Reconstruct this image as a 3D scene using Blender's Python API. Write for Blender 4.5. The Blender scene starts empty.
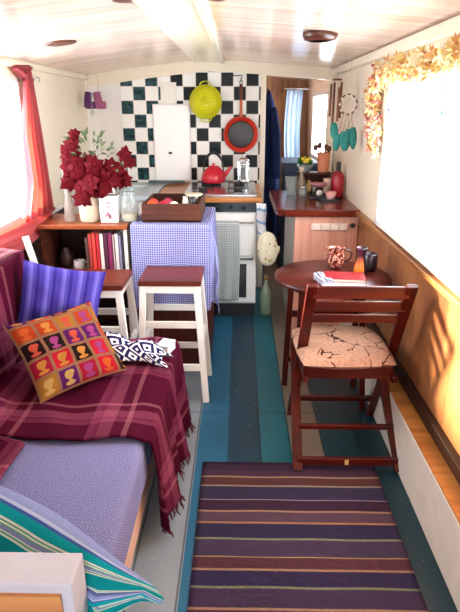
import bpy, math, random
from mathutils import Vector, Matrix
random.seed(7)
C = bpy.context.scene.collection
S = bpy.context.scene
PI = math.pi

# ------------------------------------------------------------------ camera
cd = bpy.data.cameras.new('camera'); cam = bpy.data.objects.new('camera', cd); C.objects.link(cam)
cd.sensor_fit = 'VERTICAL'; cd.sensor_height = 36.0; cd.lens = 540 / 612 * 36.0
cd.clip_start = 0.03; cd.clip_end = 200
cam.location = (0, 0, 1.5)
cam.rotation_euler = (math.radians(90 - 20.138), 0, math.radians(0.996))
S.camera = cam
# ------------------------------------------------------------------ world, sun, daylight
S.view_settings.view_transform = 'Standard'
S.view_settings.look = 'None'
S.view_settings.gamma = 1.0
S.view_settings.exposure = 1.05
w = bpy.data.worlds.new('world'); S.world = w; w.use_nodes = True
wn = w.node_tree.nodes; wn['Background'].inputs[0].default_value = (0.86, 0.93, 1.0, 1); wn['Background'].inputs[1].default_value = 8.5
sd = bpy.data.lights.new('sun', 'SUN'); sun = bpy.data.objects.new('sun', sd); C.objects.link(sun)
sd.energy = 32.0; sd.angle = math.radians(7); sd.color = (1.0, 0.86, 0.6)
sun.location = (-4, 4, 4)
sun.rotation_euler = Vector((2.0, -1.15, -0.55)).to_track_quat('-Z', 'Y').to_euler()
def portal(loc, direction, sx, sy):
    d = bpy.data.lights.new('daylight_portal', 'AREA'); o = bpy.data.objects.new('daylight_portal', d); C.objects.link(o)
    d.shape = 'RECTANGLE'; d.size = sx; d.size_y = sy; d.cycles.is_portal = True
    o.location = loc; o.rotation_euler = Vector(direction).to_track_quat('-Z', 'Y').to_euler()

# ------------------------------------------------------------------ node helpers
def lin(c):
    return tuple((v / 12.92 if v <= .04045 else ((v + .055) / 1.055) ** 2.4) for v in c)
def rgb(h):
    h = h.lstrip('#'); return lin(tuple(int(h[i:i + 2], 16) / 255 for i in (0, 2, 4))) + (1,)
class NT:
    def __init__(s, name, rough=.6, metal=0, spec=.5):
        s.m = bpy.data.materials.new(name); s.m.use_nodes = True; s.t = s.m.node_tree; s.n = s.t.nodes
        s.b = s.n['Principled BSDF']; s.b.inputs['Roughness'].default_value = rough
        s.b.inputs['Metallic'].default_value = metal; s.b.inputs['Specular IOR Level'].default_value = spec
    def node(s, ty, **kw):
        n = s.n.new(ty)
        for k, v in kw.items(): setattr(n, k, v)
        return n
    def link(s, a, b): s.t.links.new(a, b)
    def coord(s, kind='Object', scale=(1, 1, 1), loc=(0, 0, 0)):
        tc = s.node('ShaderNodeTexCoord'); mp = s.node('ShaderNodeMapping')
        mp.inputs['Scale'].default_value = scale; mp.inputs['Location'].default_value = loc
        s.link(tc.outputs[kind], mp.inputs[0]); return mp.outputs[0]
    def math(s, op, a, b=None, c=None):
        n = s.node('ShaderNodeMath', operation=op)
        for i, v in enumerate((a, b, c)):
            if v is None: continue
            if isinstance(v, (int, float)): n.inputs[i].default_value = v
            else: s.link(v, n.inputs[i])
        return n.outputs[0]
    def sep(s, v):
        n = s.node('ShaderNodeSeparateXYZ'); s.link(v, n.inputs[0]); return n.outputs
    def noise(s, v, scale=5, detail=3, out=0):
        n = s.node('ShaderNodeTexNoise'); n.inputs['Scale'].default_value = scale; n.inputs['Detail'].default_value = detail
        if v is not None: s.link(v, n.inputs['Vector'])
        return n.outputs[out]
    def ramp(s, f, stops, const=False):
        n = s.node('ShaderNodeValToRGB'); r = n.color_ramp
        r.interpolation = 'CONSTANT' if const else 'LINEAR'
        while len(r.elements) < len(stops): r.elements.new(.5)
        for e, (p, c) in zip(r.elements, stops): e.position = p; e.color = rgb(c) if isinstance(c, str) else c
        s.link(f, n.inputs[0]); return n.outputs[0]
    def mix(s, f, a, b, mode='MIX'):
        n = s.node('ShaderNodeMix', data_type='RGBA', blend_type=mode)
        for sock, v in ((n.inputs[0], f), (n.inputs[6], a), (n.inputs[7], b)):
            if isinstance(v, (int, float)): sock.default_value = v
            elif isinstance(v, str): sock.default_value = rgb(v)
            elif isinstance(v, tuple): sock.default_value = v
            else: s.link(v, sock)
        return n.outputs[2]
    def col(s, c):
        if isinstance(c, str): s.b.inputs['Base Color'].default_value = rgb(c)
        else: s.link(c, s.b.inputs['Base Color'])
        return s
    def bump(s, h, strength=.3, dist=.01):
        n = s.node('ShaderNodeBump'); n.inputs['Strength'].default_value = strength; n.inputs['Distance'].default_value = dist
        s.link(h, n.inputs['Height']); s.link(n.outputs[0], s.b.inputs['Normal']); return s
def plain(name, c, rough=.55, metal=0, var=.12, scale=14, bump=.08, spec=.5):
    t = NT(name, rough, metal, spec); v = t.coord()
    n = t.noise(v, scale, 4)
    t.col(t.mix(t.math('MULTIPLY', n, var), c, '#000000'))
    t.bump(t.noise(v, scale * 5, 2), bump, .004); return t.m
def wood(name, c1, c2, rough=.35, axis=0, scale=6):
    t = NT(name, rough, 0, .3); sc = [scale * 5] * 3; sc[axis] = scale * .35
    v = t.coord(scale=tuple(sc)); n = t.noise(v, 1.0, 5); t.col(t.ramp(n, [(.3, c1), (.7, c2)]))
    t.bump(n, .12, .004); return t.m
def glass(name, c='#ffffff', rough=.03, frost=0):
    t = NT(name); tr = t.node('ShaderNodeBsdfTransparent'); gl = t.node('ShaderNodeBsdfGlossy'); fr = t.node('ShaderNodeFresnel')
    gl.inputs['Roughness'].default_value = rough; tr.inputs[0].default_value = rgb(c); fr.inputs[0].default_value = 1.45
    mx = t.node('ShaderNodeMixShader'); ge = t.node('ShaderNodeNewGeometry'); t.link(t.math('MULTIPLY', fr.outputs[0], t.math('SUBTRACT', 1.0, ge.outputs['Backfacing'])), mx.inputs[0]); t.link(tr.outputs[0], mx.inputs[1]); t.link(gl.outputs[0], mx.inputs[2])
    if frost:
        df = t.node('ShaderNodeBsdfDiffuse'); df.inputs[0].default_value = rgb(c); m2 = t.node('ShaderNodeMixShader'); m2.inputs[0].default_value = frost
        t.link(mx.outputs[0], m2.inputs[1]); t.link(df.outputs[0], m2.inputs[2]); mx = m2
    t.link(mx.outputs[0], t.n['Material Output'].inputs[0]); return t.m
def cloth(name, colour_out_fn, rough=.9, weave=700, bump=.25):
    t = NT(name, rough, 0, .06)
    t.col(colour_out_fn(t)); uv = t.coord('UV')
    s = t.sep(uv)
    h = t.math('MULTIPLY', t.math('SINE', t.math('MULTIPLY', s[0], weave)), t.math('SINE', t.math('MULTIPLY', s[1], weave)))
    t.bump(h, bump, .002); return t.m

# ------------------------------------------------------------------ mesh helpers
class G:
    def __init__(s, o=(0, 0, 0)):
        s.v = []; s.f = []; s.uv = {}; s.mi = {}; s.o = Vector(o); s.cm = 0; s.sm = set()
    def _add(s, vs, fs, smooth=False):
        b = len(s.v); s.v += [Vector(p) - s.o for p in vs]
        for f in fs:
            s.mi[len(s.f)] = s.cm
            if smooth: s.sm.add(len(s.f))
            s.f.append([b + i for i in f])
        return b
    def box(s, a, b, M=None):
        x0, y0, z0 = a; x1, y1, z1 = b
        vs = [Vector(p) for p in ((x0, y0, z0), (x1, y0, z0), (x1, y1, z0), (x0, y1, z0), (x0, y0, z1), (x1, y0, z1), (x1, y1, z1), (x0, y1, z1))]
        if M: vs = [M @ p for p in vs]
        s._add(vs, [(0, 3, 2, 1), (4, 5, 6, 7), (0, 1, 5, 4), (1, 2, 6, 5), (2, 3, 7, 6), (3, 0, 4, 7)]); return s
    def bar(s, p, q, w, d, up=(0, 0, 1)):
        p = Vector(p); q = Vector(q); z = (q - p); L = z.length; z.normalize(); x = Vector(up).cross(z)
        if x.length < .01: x = Vector((1, 0, 0)).cross(z)
        x.normalize(); y = z.cross(x)
        M = Matrix((x, y, z)).transposed().to_4x4(); M.translation = p
        return s.box((-w / 2, -d / 2, 0), (w / 2, d / 2, L), M)
    def tube(s, pts, r, n=8, cap=True):
        pts = [Vector(p) for p in pts]; rs = r if isinstance(r, (list, tuple)) else [r] * len(pts)
        rings = []; prev = None
        for i, p in enumerate(pts):
            d = (pts[min(i + 1, len(pts) - 1)] - pts[max(i - 1, 0)]).normalized()
            if prev is None: a = d.orthogonal().normalized()
            else: a = (prev - d * prev.dot(d)).normalized()
            prev = a; b = d.cross(a)
            rings.append([p + (a * math.cos(2 * PI * k / n) + b * math.sin(2 * PI * k / n)) * rs[i] for k in range(n)])
        vs = [v for rg in rings for v in rg]; fs = []
        for i in range(len(pts) - 1):
            for k in range(n): fs.append((i * n + k, i * n + (k + 1) % n, (i + 1) * n + (k + 1) % n, (i + 1) * n + k))
        s._add(vs, fs, True)
        if cap:
            s._add(rings[0], [tuple(range(n))[::-1]]); s._add(rings[-1], [tuple(range(n))])
        return s
    def lathe(s, prof, c=(0, 0, 0), n=24, M=None):
        c = Vector(c); vs = []; fs = []
        for r, z in prof:
            for k in range(n):
                p = Vector((r * math.cos(2 * PI * k / n), r * math.sin(2 * PI * k / n), z))
                vs.append(((M @ p) if M else p) + c)
        for i in range(len(prof) - 1):
            for k in range(n): fs.append((i * n + k, i * n + (k + 1) % n, (i + 1) * n + (k + 1) % n, (i + 1) * n + k))
        s._add(vs, fs, True)
        for i, rev in ((0, True), (len(prof) - 1, False)):
            if prof[i][0] > 1e-4:
                rg = vs[i * n:(i + 1) * n]; s._add(rg, [tuple(range(n))[::-1] if rev else tuple(range(n))])
        return s
    def prism(s, poly, z0, z1, M=None):
        n = len(poly); vs = [Vector((x, y, z0)) for x, y in poly] + [Vector((x, y, z1)) for x, y in poly]
        if M: vs = [M @ p for p in vs]
        s._add(vs, [tuple(range(n))[::-1], tuple(range(n, 2 * n))] + [(i, (i + 1) % n, n + (i + 1) % n, n + i) for i in range(n)]); return s
    def grid(s, fn, nu, nv, uvf=None, closed=False):
        vs = []; uvs = []
        for j in range(nv + 1):
            for i in range(nu + 1):
                u = i / nu; v = j / nv; vs.append(fn(u, v)); uvs.append(uvf(u, v) if uvf else (u, v))
        b = len(s.v); f0 = len(s.f); fs = []
        for j in range(nv):
            for i in range(nu):
                a = j * (nu + 1) + i; fs.append((a, a + 1, a + nu + 2, a + nu + 1))
        s._add(vs, fs, True)
        for k, f in enumerate(fs): s.uv[f0 + k] = [uvs[q] for q in f]
        return s
    def ball(s, c, r, n=10, sc=(1, 1, 1)):
        m = n // 2 + 1
        def fn(u, v):
            a = u * 2 * PI; b = (v - .5) * PI
            return Vector(c) + Vector((math.cos(a) * math.cos(b) * r * sc[0], math.sin(a) * math.cos(b) * r * sc[1], math.sin(b) * r * sc[2]))
        return s.grid(fn, n, m)
    def build(s, name, mats, parent=None, bevel=0, solid=0, sub=0, segs=2, thick_off=0):
        me = bpy.data.meshes.new(name); me.from_pydata([tuple(p) for p in s.v], [], s.f); me.update()
        uvl = me.uv_layers.new(name='UVMap')
        for i, p in enumerate(me.polygons):
            p.use_smooth = i in s.sm; p.material_index = s.mi.get(i, 0)
            if i in s.uv:
                for li, q in zip(p.loop_indices, s.uv[i]): uvl.data[li].uv = q
        for m in (mats if isinstance(mats, list) else [mats]): me.materials.append(m)
        o = bpy.data.objects.new(name, me); C.objects.link(o)
        if parent is not None: o.parent = parent
        else: o.location = s.o
        if solid:
            md = o.modifiers.new('solid', 'SOLIDIFY'); md.thickness = solid; md.offset = thick_off
        if bevel:
            md = o.modifiers.new('bevel', 'BEVEL'); md.width = bevel; md.segments = segs; md.limit_method = 'ANGLE'; md.angle_limit = .7
        if sub:
            md = o.modifiers.new('sub', 'SUBSURF'); md.levels = sub; md.render_levels = sub
        return o
def tag(o, label, cat, group=None, kind=None):
    o['label'] = label; o['category'] = cat
    if group: o['group'] = group
    if kind: o['kind'] = kind
    return o
def thing(name, loc, label, cat, group=None):
    o = bpy.data.objects.new(name, None); C.objects.link(o); o.location = loc; o.empty_display_size = .05
    return tag(o, label, cat, group)
def struct(o): o['kind'] = 'structure'; return o
def dup(root, loc, label, rz=None):
    r = root.copy(); C.objects.link(r); r.location = loc; r['label'] = label
    if rz is not None: r.rotation_euler = (0, 0, rz)
    for ch in list(root.children):
        c = ch.copy(); C.objects.link(c); c.parent = r
        for g in list(ch.children):
            d = g.copy(); C.objects.link(d); d.parent = c
    return r
def frame(o, x, y):
    x = Vector(x).normalized(); y = Vector(y); y = (y - x * y.dot(x)).normalized(); z = x.cross(y)
    M = Matrix((x, y, z)).transposed().to_4x4(); M.translation = Vector(o); return M
def pillow_g(g, M, wd, ht, th, pinch=.07, n=22, wr=.006, uvs=(1, 1), rnd=0):
    for sgn in (1, -1):
        def fn(u, v, sgn=sgn):
            a = 2 * u - 1; b = 2 * v - 1
            x = wd / 2 * a * (1 - pinch * (1 - b * b)); y = ht / 2 * b * (1 - pinch * (1 - a * a))
            x *= math.sqrt(1 - rnd * b * b); y *= math.sqrt(1 - rnd * a * a)
            t = th / 2 * (max(0, (1 - a * a)) * max(0, (1 - b * b))) ** .42
            t += wr * math.sin(9 * a + 4 * b) * math.sin(7 * b - 3 * a) * (1 - a ** 4) * (1 - b ** 4)
            if sgn < 0: a = -a; x = -x
            return M @ Vector((x, y, sgn * t))
        g.grid(fn, n, n, (lambda u, v: (u * uvs[0], v * uvs[1])) if sgn > 0 else (lambda u, v: ((1 - u) * uvs[0], v * uvs[1])))
    return g

# ------------------------------------------------------------------ materials
white_paint = plain('white_paint', '#f1ece6', .4, var=.10)
cream_panel = plain('cream_panel', '#f2e6d0', .45, var=.08)
trim_paint = plain('trim_paint', '#f0e4cc', .35, var=.06)
steel = plain('steel', '#c9ccd0', .22, 1, var=.15)
chrome = plain('chrome', '#dfe2e6', .12, 1, var=.05)
black = plain('black_enamel', '#0d0e10', .3, var=.1)
dark_iron = plain('dark_iron', '#1c1a1a', .5, var=.2)
mahog = wood('red_brown_wood', '#2a0504', '#54140a', .3, 0)
mahog_y = wood('red_brown_wood_long', '#2a0504', '#54140a', .3, 2)
seatwood = wood('stool_wood', '#421204', '#6e280c', .35, 0)
rustic = wood('rustic_brown_wood', '#30120a', '#5a2c18', .6, 0)
honey = wood('honey_wood', '#9a5a28', '#c98a4c', .35, 0)
oakshelf = wood('shelf_wood', '#6a2c15', '#9c5228', .35, 0)
pane = glass('clear_pane')
jarglass = glass('jar_glass', '#e6ecea', .05, .16)

def floor_mat():
    t = NT('painted_planks', .38); v = t.coord(); s = t.sep(v); x = s[0]; y = s[1]
    f = t.math('DIVIDE', t.math('ADD', x, 1.4), 2.4)
    P = lambda X: (X + 1.4) / 2.4
    base = t.ramp(f, [(0, '#8f9aa4'), (P(-.55), '#a4adb6'), (P(-.36), '#98a2ac'), (P(-.197), '#0c6890'), (P(-.045), '#063852'), (P(.102), '#126a7a'), (P(.246), '#8a7c6a'), (P(.40), '#063c48'), (P(.56), '#042c36')], True)
    n = t.noise(t.coord(scale=(9, 2.2, 9)), 1.0, 6); n2 = t.noise(v, 28, 4)
    c = t.mix(t.math('MULTIPLY', n, .55), base, '#0b2a33', 'MIX')
    c = t.mix(t.math('MULTIPLY', t.math('GREATER_THAN', n2, .68), .12), c, '#c8c3b6')
    # seams between planks and one cross joint
    seam = None
    for X in (-.55, -.36, -.197, -.045, .102, .246, .40, .56):
        q = t.math('LESS_THAN', t.math('ABSOLUTE', t.math('SUBTRACT', x, X)), .0035)
        seam = q if seam is None else t.math('MAXIMUM', seam, q)
    q = t.math('LESS_THAN', t.math('ABSOLUTE', t.math('SUBTRACT', y, 2.47)), .004)
    seam = t.math('MAXIMUM', seam, q)
    c = t.mix(t.math('MULTIPLY', seam, .7), c, '#06171d'); t.col(c)
    t.bump(t.math('SUBTRACT', n, seam), .25, .004); return t.m
def ceil_mat():
    t = NT('varnished_ceiling_boards', .16, 0, .6); v = t.coord(); s = t.sep(v)
    fr = t.math('FRACT', t.math('DIVIDE', s[1], .085)); g = t.math('LESS_THAN', fr, .07)
    n = t.noise(t.coord(scale=(2, 12, 2)), 1.0, 3)
    c = t.ramp(n, [(.3, '#d9b8a8'), (.7, '#ecd6c6')]); c = t.mix(t.math('MULTIPLY', g, .35), c, '#6b4a38'); t.col(c)
    t.bump(t.math('SUBTRACT', t.math('MULTIPLY', n, .25), g), .35, .004); return t.m
def tile_mat():
    t = NT('checker_tiles', .3, 0, .12); v = t.coord(); s = t.sep(v)
    a = t.math('DIVIDE', t.math('ADD', s[0], 2.052), .1); b = t.math('DIVIDE', t.math('SUBTRACT', s[2], .620), .104)
    ia = t.math('FLOOR', a); ib = t.math('FLOOR', b)
    par = t.math('FLOORED_MODULO', t.math('ADD', ia, ib), 2)
    fa = t.math('ABSOLUTE', t.math('SUBTRACT', t.math('FRACT', a), .5)); fb = t.math('ABSOLUTE', t.math('SUBTRACT', t.math('FRACT', b), .5))
    gr = t.math('GREATER_THAN', t.math('MAXIMUM', fa, fb), .47)
    n = t.noise(v, 30, 3)
    left = t.math('LESS_THAN', s[0], -.6)
    teal = t.ramp(n, [(.42, '#0a2629'), (.66, '#2c585e')])  # teal reflection painted into the colour of the left-hand dark tiles
    dk = t.mix(left, t.ramp(n, [(.3, '#040606'), (.8, '#0a0f10')]), teal)
    c = t.mix(par, '#f6f4ee', dk); c = t.mix(gr, c, '#e4e0d6'); t.col(c)
    t.bump(t.math('SUBTRACT', 1.0, gr), .3, .003); return t.m
def pine_wall_mat():
    t = NT('orange_pine_panel', .35); v = t.coord(); s = t.sep(v)
    n = t.noise(t.coord(scale=(20, 14, 1.6)), 1.0, 5); c = t.ramp(n, [(.3, '#7c462a'), (.7, '#a06c42')])
    fr = t.math('FRACT', t.math('DIVIDE', s[1], .30)); g = t.math('LESS_THAN', fr, .02)
    c = t.mix(t.math('MULTIPLY', g, .7), c, '#4a1d0c'); t.col(c); t.bump(n, .15, .004); return t.m
def rug_mat():
    def f(t):
        y = t.sep(t.coord('UV'))[1]
        st = []
        seq = [(0, '#4c3850'), (.045, '#5c4054')]
        for P, lc, nc in ((.078, '#b89c80', '#6c4440'), (.125, '#b0a090', '#48405c'), (.192, '#a89cac', '#4c3448'), (.246, '#b89478', '#6a5262'), (.296, '#c08c68', '#403a58'), (.363, '#94987c', '#544660'), (.430, '#b89c74', '#664048'), (.474, '#b89478', '#40385a'), (.533, '#8c9474', '#50405c'), (.60, '#b89478', '#5c3c4c'), (.67, '#a89cac', '#40385a'), (.74, '#b89478', '#664048'), (.82, '#94987c', '#4c3c58'), (.90, '#b89478', '#48405c')):
            seq += [(P, lc), (P + .007, nc)]
        for P, cc in seq:
            st.append((P, cc))
        c = t.ramp(y, st, True)
        n = t.noise(t.coord('UV', scale=(160, 420, 1)), 1.0, 2)
        return t.mix(t.math('ADD', .28, t.math('MULTIPLY', n, .35)), c, '#0e0a1c')
    return cloth('woven_rug', f, weave=900, bump=.5)
def plaid_fn(su, sv):
    def f(t):
        s = t.sep(t.coord('UV'))
        fu = t.math('FRACT', t.math('DIVIDE', s[0], su)); fv = t.math('FRACT', t.math('DIVIDE', s[1], sv))
        seq = [(0, '#42051e'), (.38, '#7c3450'), (.44, '#702a48'), (.48, '#884258'), (.60, '#4a0822'), (.70, '#945460'), (.75, '#42051e')]
        a = t.ramp(fu, seq, True); b = t.ramp(fv, seq, True)
        tw = t.math('FRACT', t.math('MULTIPLY', t.math('ADD', s[0], s[1]), 130)); tw = t.math('GREATER_THAN', tw, .5)
        c = t.mix(t.math('ADD', .35, t.math('MULTIPLY', tw, .3)), a, b)
        n = t.noise(t.coord('UV', scale=(40, 40, 1)), 1.0, 3)
        return t.mix(t.math('MULTIPLY', n, .35), c, '#30051a')
    return f
plaid = cloth('maroon_plaid', plaid_fn(.42, .36)); 
def stripe_fn(seq, period, axis=0, dark='#101020', k=.25):
    def f(t):
        s = t.sep(t.coord('UV')); fr = t.math('FRACT', t.math('DIVIDE', s[axis], period)); c = t.ramp(fr, seq, True)
        n = t.noise(t.coord('UV', scale=(60, 60, 1)), 1.0, 3); return t.mix(t.math('MULTIPLY', n, k), c, dark)
    return f
blue_stripe = cloth('blue_lilac_stripe', stripe_fn([(0, '#483c9c'), (.3, '#5e54b8'), (.42, '#7068c8'), (.6, '#5046a4'), (.8, '#382c88')], .2))
teal_stripe = cloth('teal_stripe', stripe_fn([(0, '#8088b4'), (.09, '#a8b0cc'), (.13, '#3c5494'), (.17, '#0e8c94'), (.30, '#c8d0c4'), (.325, '#4c8a78'), (.345, '#c8d0c0'), (.365, '#5a9078'), (.385, '#747ca4'), (.43, '#c0ccc0'), (.445, '#5a9078'), (.465, '#c8d0c4'), (.485, '#0a7c82'), (.83, '#d8e2d0'), (.85, '#5d8a70'), (.87, '#e0e4d0'), (.89, '#55608a')], 1.0, 1, '#082028', .2))
def cameo_fn(t):
    uv = t.coord('UV'); s = t.sep(uv); N = 5
    a = t.math('MULTIPLY', s[0], 4.4); b = t.math('MULTIPLY', s[1], 4.4)
    ia = t.math('FLOOR', a); ib = t.math('FLOOR', b); fa = t.math('FRACT', a); fb = t.math('FRACT', b)
    cv = t.node('ShaderNodeCombineXYZ'); t.link(ia, cv.inputs[0]); t.link(ib, cv.inputs[1])
    wn_ = t.node('ShaderNodeTexWhiteNoise', noise_dimensions='2D'); t.link(cv.outputs[0], wn_.inputs['Vector'])
    bg = t.ramp(wn_.outputs[0], [(0, '#a01c34'), (.18, '#3a1430'), (.34, '#b8421c'), (.5, '#1c1410'), (.62, '#c02030'), (.75, '#a8742a'), (.88, '#5a1c60')], True)
    sepc = t.node('ShaderNodeSeparateColor'); t.link(wn_.outputs[1], sepc.inputs[0])
    fg = t.ramp(sepc.outputs[1], [(0, '#c8853c'), (.25, '#c8523c'), (.45, '#a0407c'), (.6, '#c8a060'), (.8, '#cc5c28')], True)
    def ell(cx, cy, rx, ry):
        p = t.math('POWER', t.math('DIVIDE', t.math('SUBTRACT', fa, cx), rx), 2.0); q = t.math('POWER', t.math('DIVIDE', t.math('SUBTRACT', fb, cy), ry), 2.0)
        return t.math('LESS_THAN', t.math('ADD', p, q), 1.0)
    head = t.math('MAXIMUM', ell(.5, .60, .20, .22), ell(.62, .68, .15, .13))
    head = t.math('MAXIMUM', head, ell(.52, .38, .08, .16)); head = t.math('MAXIMUM', head, ell(.5, .22, .24, .09))
    c = t.mix(head, bg, fg)
    ea = t.math('ABSOLUTE', t.math('SUBTRACT', fa, .5)); eb = t.math('ABSOLUTE', t.math('SUBTRACT', fb, .5))
    c = t.mix(t.math('GREATER_THAN', t.math('MAXIMUM', ea, eb), .425), c, '#96694c')
    n = t.noise(t.coord('UV', scale=(50, 50, 1)), 1.0, 3); return t.mix(t.math('ADD', .22, t.math('MULTIPLY', n, .3)), c, '#200810')
cameo = cloth('portrait_squares', cameo_fn)
def bluecover_fn(t):
    n = t.noise(t.coord('UV', scale=(230, 230, 1)), 1.0, 2); return t.ramp(n, [(.3, '#5a5a86'), (.7, '#8a8ab4')])
bluecover = cloth('blue_grey_weave', bluecover_fn, weave=620, bump=.5)
def gingham_fn(p, c0, c1, c2):
    def f(t):
        s = t.sep(t.coord('UV')); a = t.math('GREATER_THAN', t.math('FRACT', t.math('DIVIDE', s[0], p)), .5); b = t.math('GREATER_THAN', t.math('FRACT', t.math('DIVIDE', s[1], p)), .5)
        return t.ramp(t.math('DIVIDE', t.math('ADD', a, b), 2.0), [(0, c0), (.3, c1), (.8, c2)], True)
    return f
gingham = cloth('blue_gingham', gingham_fn(.0125, '#b0b0d0', '#7a7cac', '#484a82'))
towelm = cloth('grey_check_towel', gingham_fn(.012, '#d0d4d4', '#a8b0b0', '#88908f'))
def ikat_fn(t):
    s = t.sep(t.coord('UV')); a = t.math('ABSOLUTE', t.math('SUBTRACT', t.math('FRACT', t.math('MULTIPLY', s[0], 14)), .5)); b = t.math('ABSOLUTE', t.math('SUBTRACT', t.math('FRACT', t.math('MULTIPLY', s[1], 11)), .5))
    d = t.math('FRACT', t.math('MULTIPLY', t.math('ADD', a, b), 2.6)); c = t.ramp(d, [(0, '#141638'), (.30, '#e6e4ea'), (.72, '#2b2f66')], True)
    return c
ikat = cloth('navy_white_diamonds', ikat_fn)

# ================================================================== SHELL
LX, RX, BY, NY = -1.24, .78, 4.6, -1.4
def ceil_z(x):
    t = (x + .25)
    if t < 0: return 1.85 - .115 * (abs(t) / .99) ** 1.25
    return 1.855 - .07 * (t / 1.0) ** 1.25
g = G(); g.box((LX - .1, NY, -.06), (RX + .1, 6.6, 0)); struct(g.build('floor', floor_mat()))
g = G(); n = 24
xs = [LX - .05 + (RX + .1 - LX) * i / n for i in range(n + 1)]
vs = []
for x in xs: vs += [(x, NY, ceil_z(x)), (x, 6.6, ceil_z(x)), (x, NY, ceil_z(x) + .06), (x, 6.6, ceil_z(x) + .06)]
fs = []
for i in range(n):
    a = 4 * i; b = a + 4; fs += [(a, a + 1, b + 1, b), (a + 2, b + 2, b + 3, a + 3)]
g._add(vs, fs, True); struct(g.build('ceiling', ceil_mat()))

def wall_panel(name, x_lo, x_hi, zlo, zhi, y0, y1, holes, mat, th=.05, side=1):
    """upright (leaning) wall with rectangular openings; holes = (ya, yb, za, zb)"""
    g = G(); ysr = sorted({y0, y1} | {h[0] for h in holes} | {h[1] for h in holes}); zs = sorted({zlo, zhi} | {h[2] for h in holes} | {h[3] for h in holes})
    X = lambda z: x_lo + (x_hi - x_lo) * (z - zlo) / (zhi - zlo)
    for a, b in zip(ysr, ysr[1:]):
        for c, d in zip(zs, zs[1:]):
            if any(h[0] <= (a + b) / 2 <= h[1] and h[2] <= (c + d) / 2 <= h[3] for h in holes): continue
            vs = [(X(c), a, c), (X(c), b, c), (X(d), b, d), (X(d), a, d), (X(c) + th * side, a, c), (X(c) + th * side, b, c), (X(d) + th * side, b, d), (X(d) + th * side, a, d)]
            g._add(vs, [(0, 1, 2, 3), (4, 7, 6, 5), (0, 4, 5, 1), (1, 5, 6, 2), (2, 6, 7, 3), (3, 7, 4, 0)])
    return struct(g.build(name, mat))
RWIN = (1.7, 3.02, .89, 1.64); LWIN = (2.05, 3.22, .90, 1.66); KWIN = (4.85, 6.0, 1.02, 1.64)  # saloon windows: unseen near ends cut short to dim the foreground
wall_panel('wall_right', RX, .74, .87, 1.84, NY, 6.6, [RWIN, KWIN], cream_panel)
wall_panel('wall_right_lower', RX, RX, 0, .87, NY, 6.6, [], pine_wall_mat())
wall_panel('wall_left', LX, -1.22, .87, 1.80, NY, 6.6, [LWIN], cream_panel, side=-1)
wall_panel('wall_left_lower', LX, LX, 0, .87, NY, 6.6, [], wood('dark_red_panel', '#2a0a0e', '#4a1418', .5, 1), side=-1)
# sills
g = G(); g.box((.745, NY, .855), (.79, BY - .02, .878)); struct(g.build('trim_1', wood('sill_wood', '#6e4020', '#a06a38', .4, 1), bevel=.004))
g = G(); g.box((LX, NY, .855), (-1.205, BY, .878)); struct(g.build('trim_2', white_paint, bevel=.004))
# skirting: a white boxed ledge with a wooden top along the right side
g = G(); g.box((.70, NY, 0), (RX, 3.5, .262)); struct(g.build('baseboard_right', plain('cream_board', '#e2d4c6', .5, var=.2), bevel=.004))
g = G(); g.box((.703, NY, .262), (RX, 3.5, .270)); struct(g.build('trim_3', honey))
g = G(); g.box((.752, NY, .295), (RX, 3.5, .352)); struct(g.build('trim_4', wood('dark_rail', '#180a06', '#2c140a', .45, 1), bevel=.004))
# ceiling edge mouldings and the ridge board
g = G(); g.box((.70, NY, 1.735), (.745, BY - .05, 1.785)); struct(g.build('trim_5', trim_paint, bevel=.012))
g = G(); g.box((-1.225, NY, 1.705), (-1.185, BY - .05, 1.745)); struct(g.build('trim_6', trim_paint, bevel=.012))
g = G(); g.box((-.36, NY, 1.832), (-.14, BY - .02, 1.846)); struct(g.build('trim_7', plain('ridge_paint', '#f4e6cf', .2, var=.05), bevel=.003))
g = G(); g.box((-.155, NY, 1.822), (-.125, BY - .02, 1.850)); struct(g.build('trim_8', plain('ridge_batten', '#e8dcc8', .25, var=.05), bevel=.004))

# galley bulkhead: tiled wall, plain white part, door opening and header
DX0, DX1, DZ = .185, .70, 1.70
g = G(); g.box((-.952, BY, .85), (DX0 - .022, BY + .04, 1.80)); struct(g.build('wall_back', tile_mat()))
g = G(); g.box((LX, BY, 0), (-.952, BY + .04, 1.84)); g.box((-.952, BY, 0), (DX0 - .022, BY + .04, .85)); struct(g.build('wall_back_plain', white_paint))
g = G(); poly = []
for i in range(17):
    x = LX + (.74 - LX) * i / 16; poly.append((x, ceil_z(x) + .01))
for i in range(16, -1, -1):
    x = LX + (.74 - LX) * i / 16; poly.append((x, ceil_z(x) - .085))
M = Matrix(((1, 0, 0, 0), (0, 0, 1, 0), (0, 1, 0, 0), (0, 0, 0, 1)))
g.prism(poly, BY - .025, BY + .045, M); struct(g.build('trim_9', trim_paint))
g = G(); g.box((DX0 - .022, BY - .02, 0), (DX0 + .02, BY + .05, 1.77)); g.box((.70, BY - .02, .0), (.76, BY + .05, 1.77)); struct(g.build('trim_10', trim_paint, bevel=.004))
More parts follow.
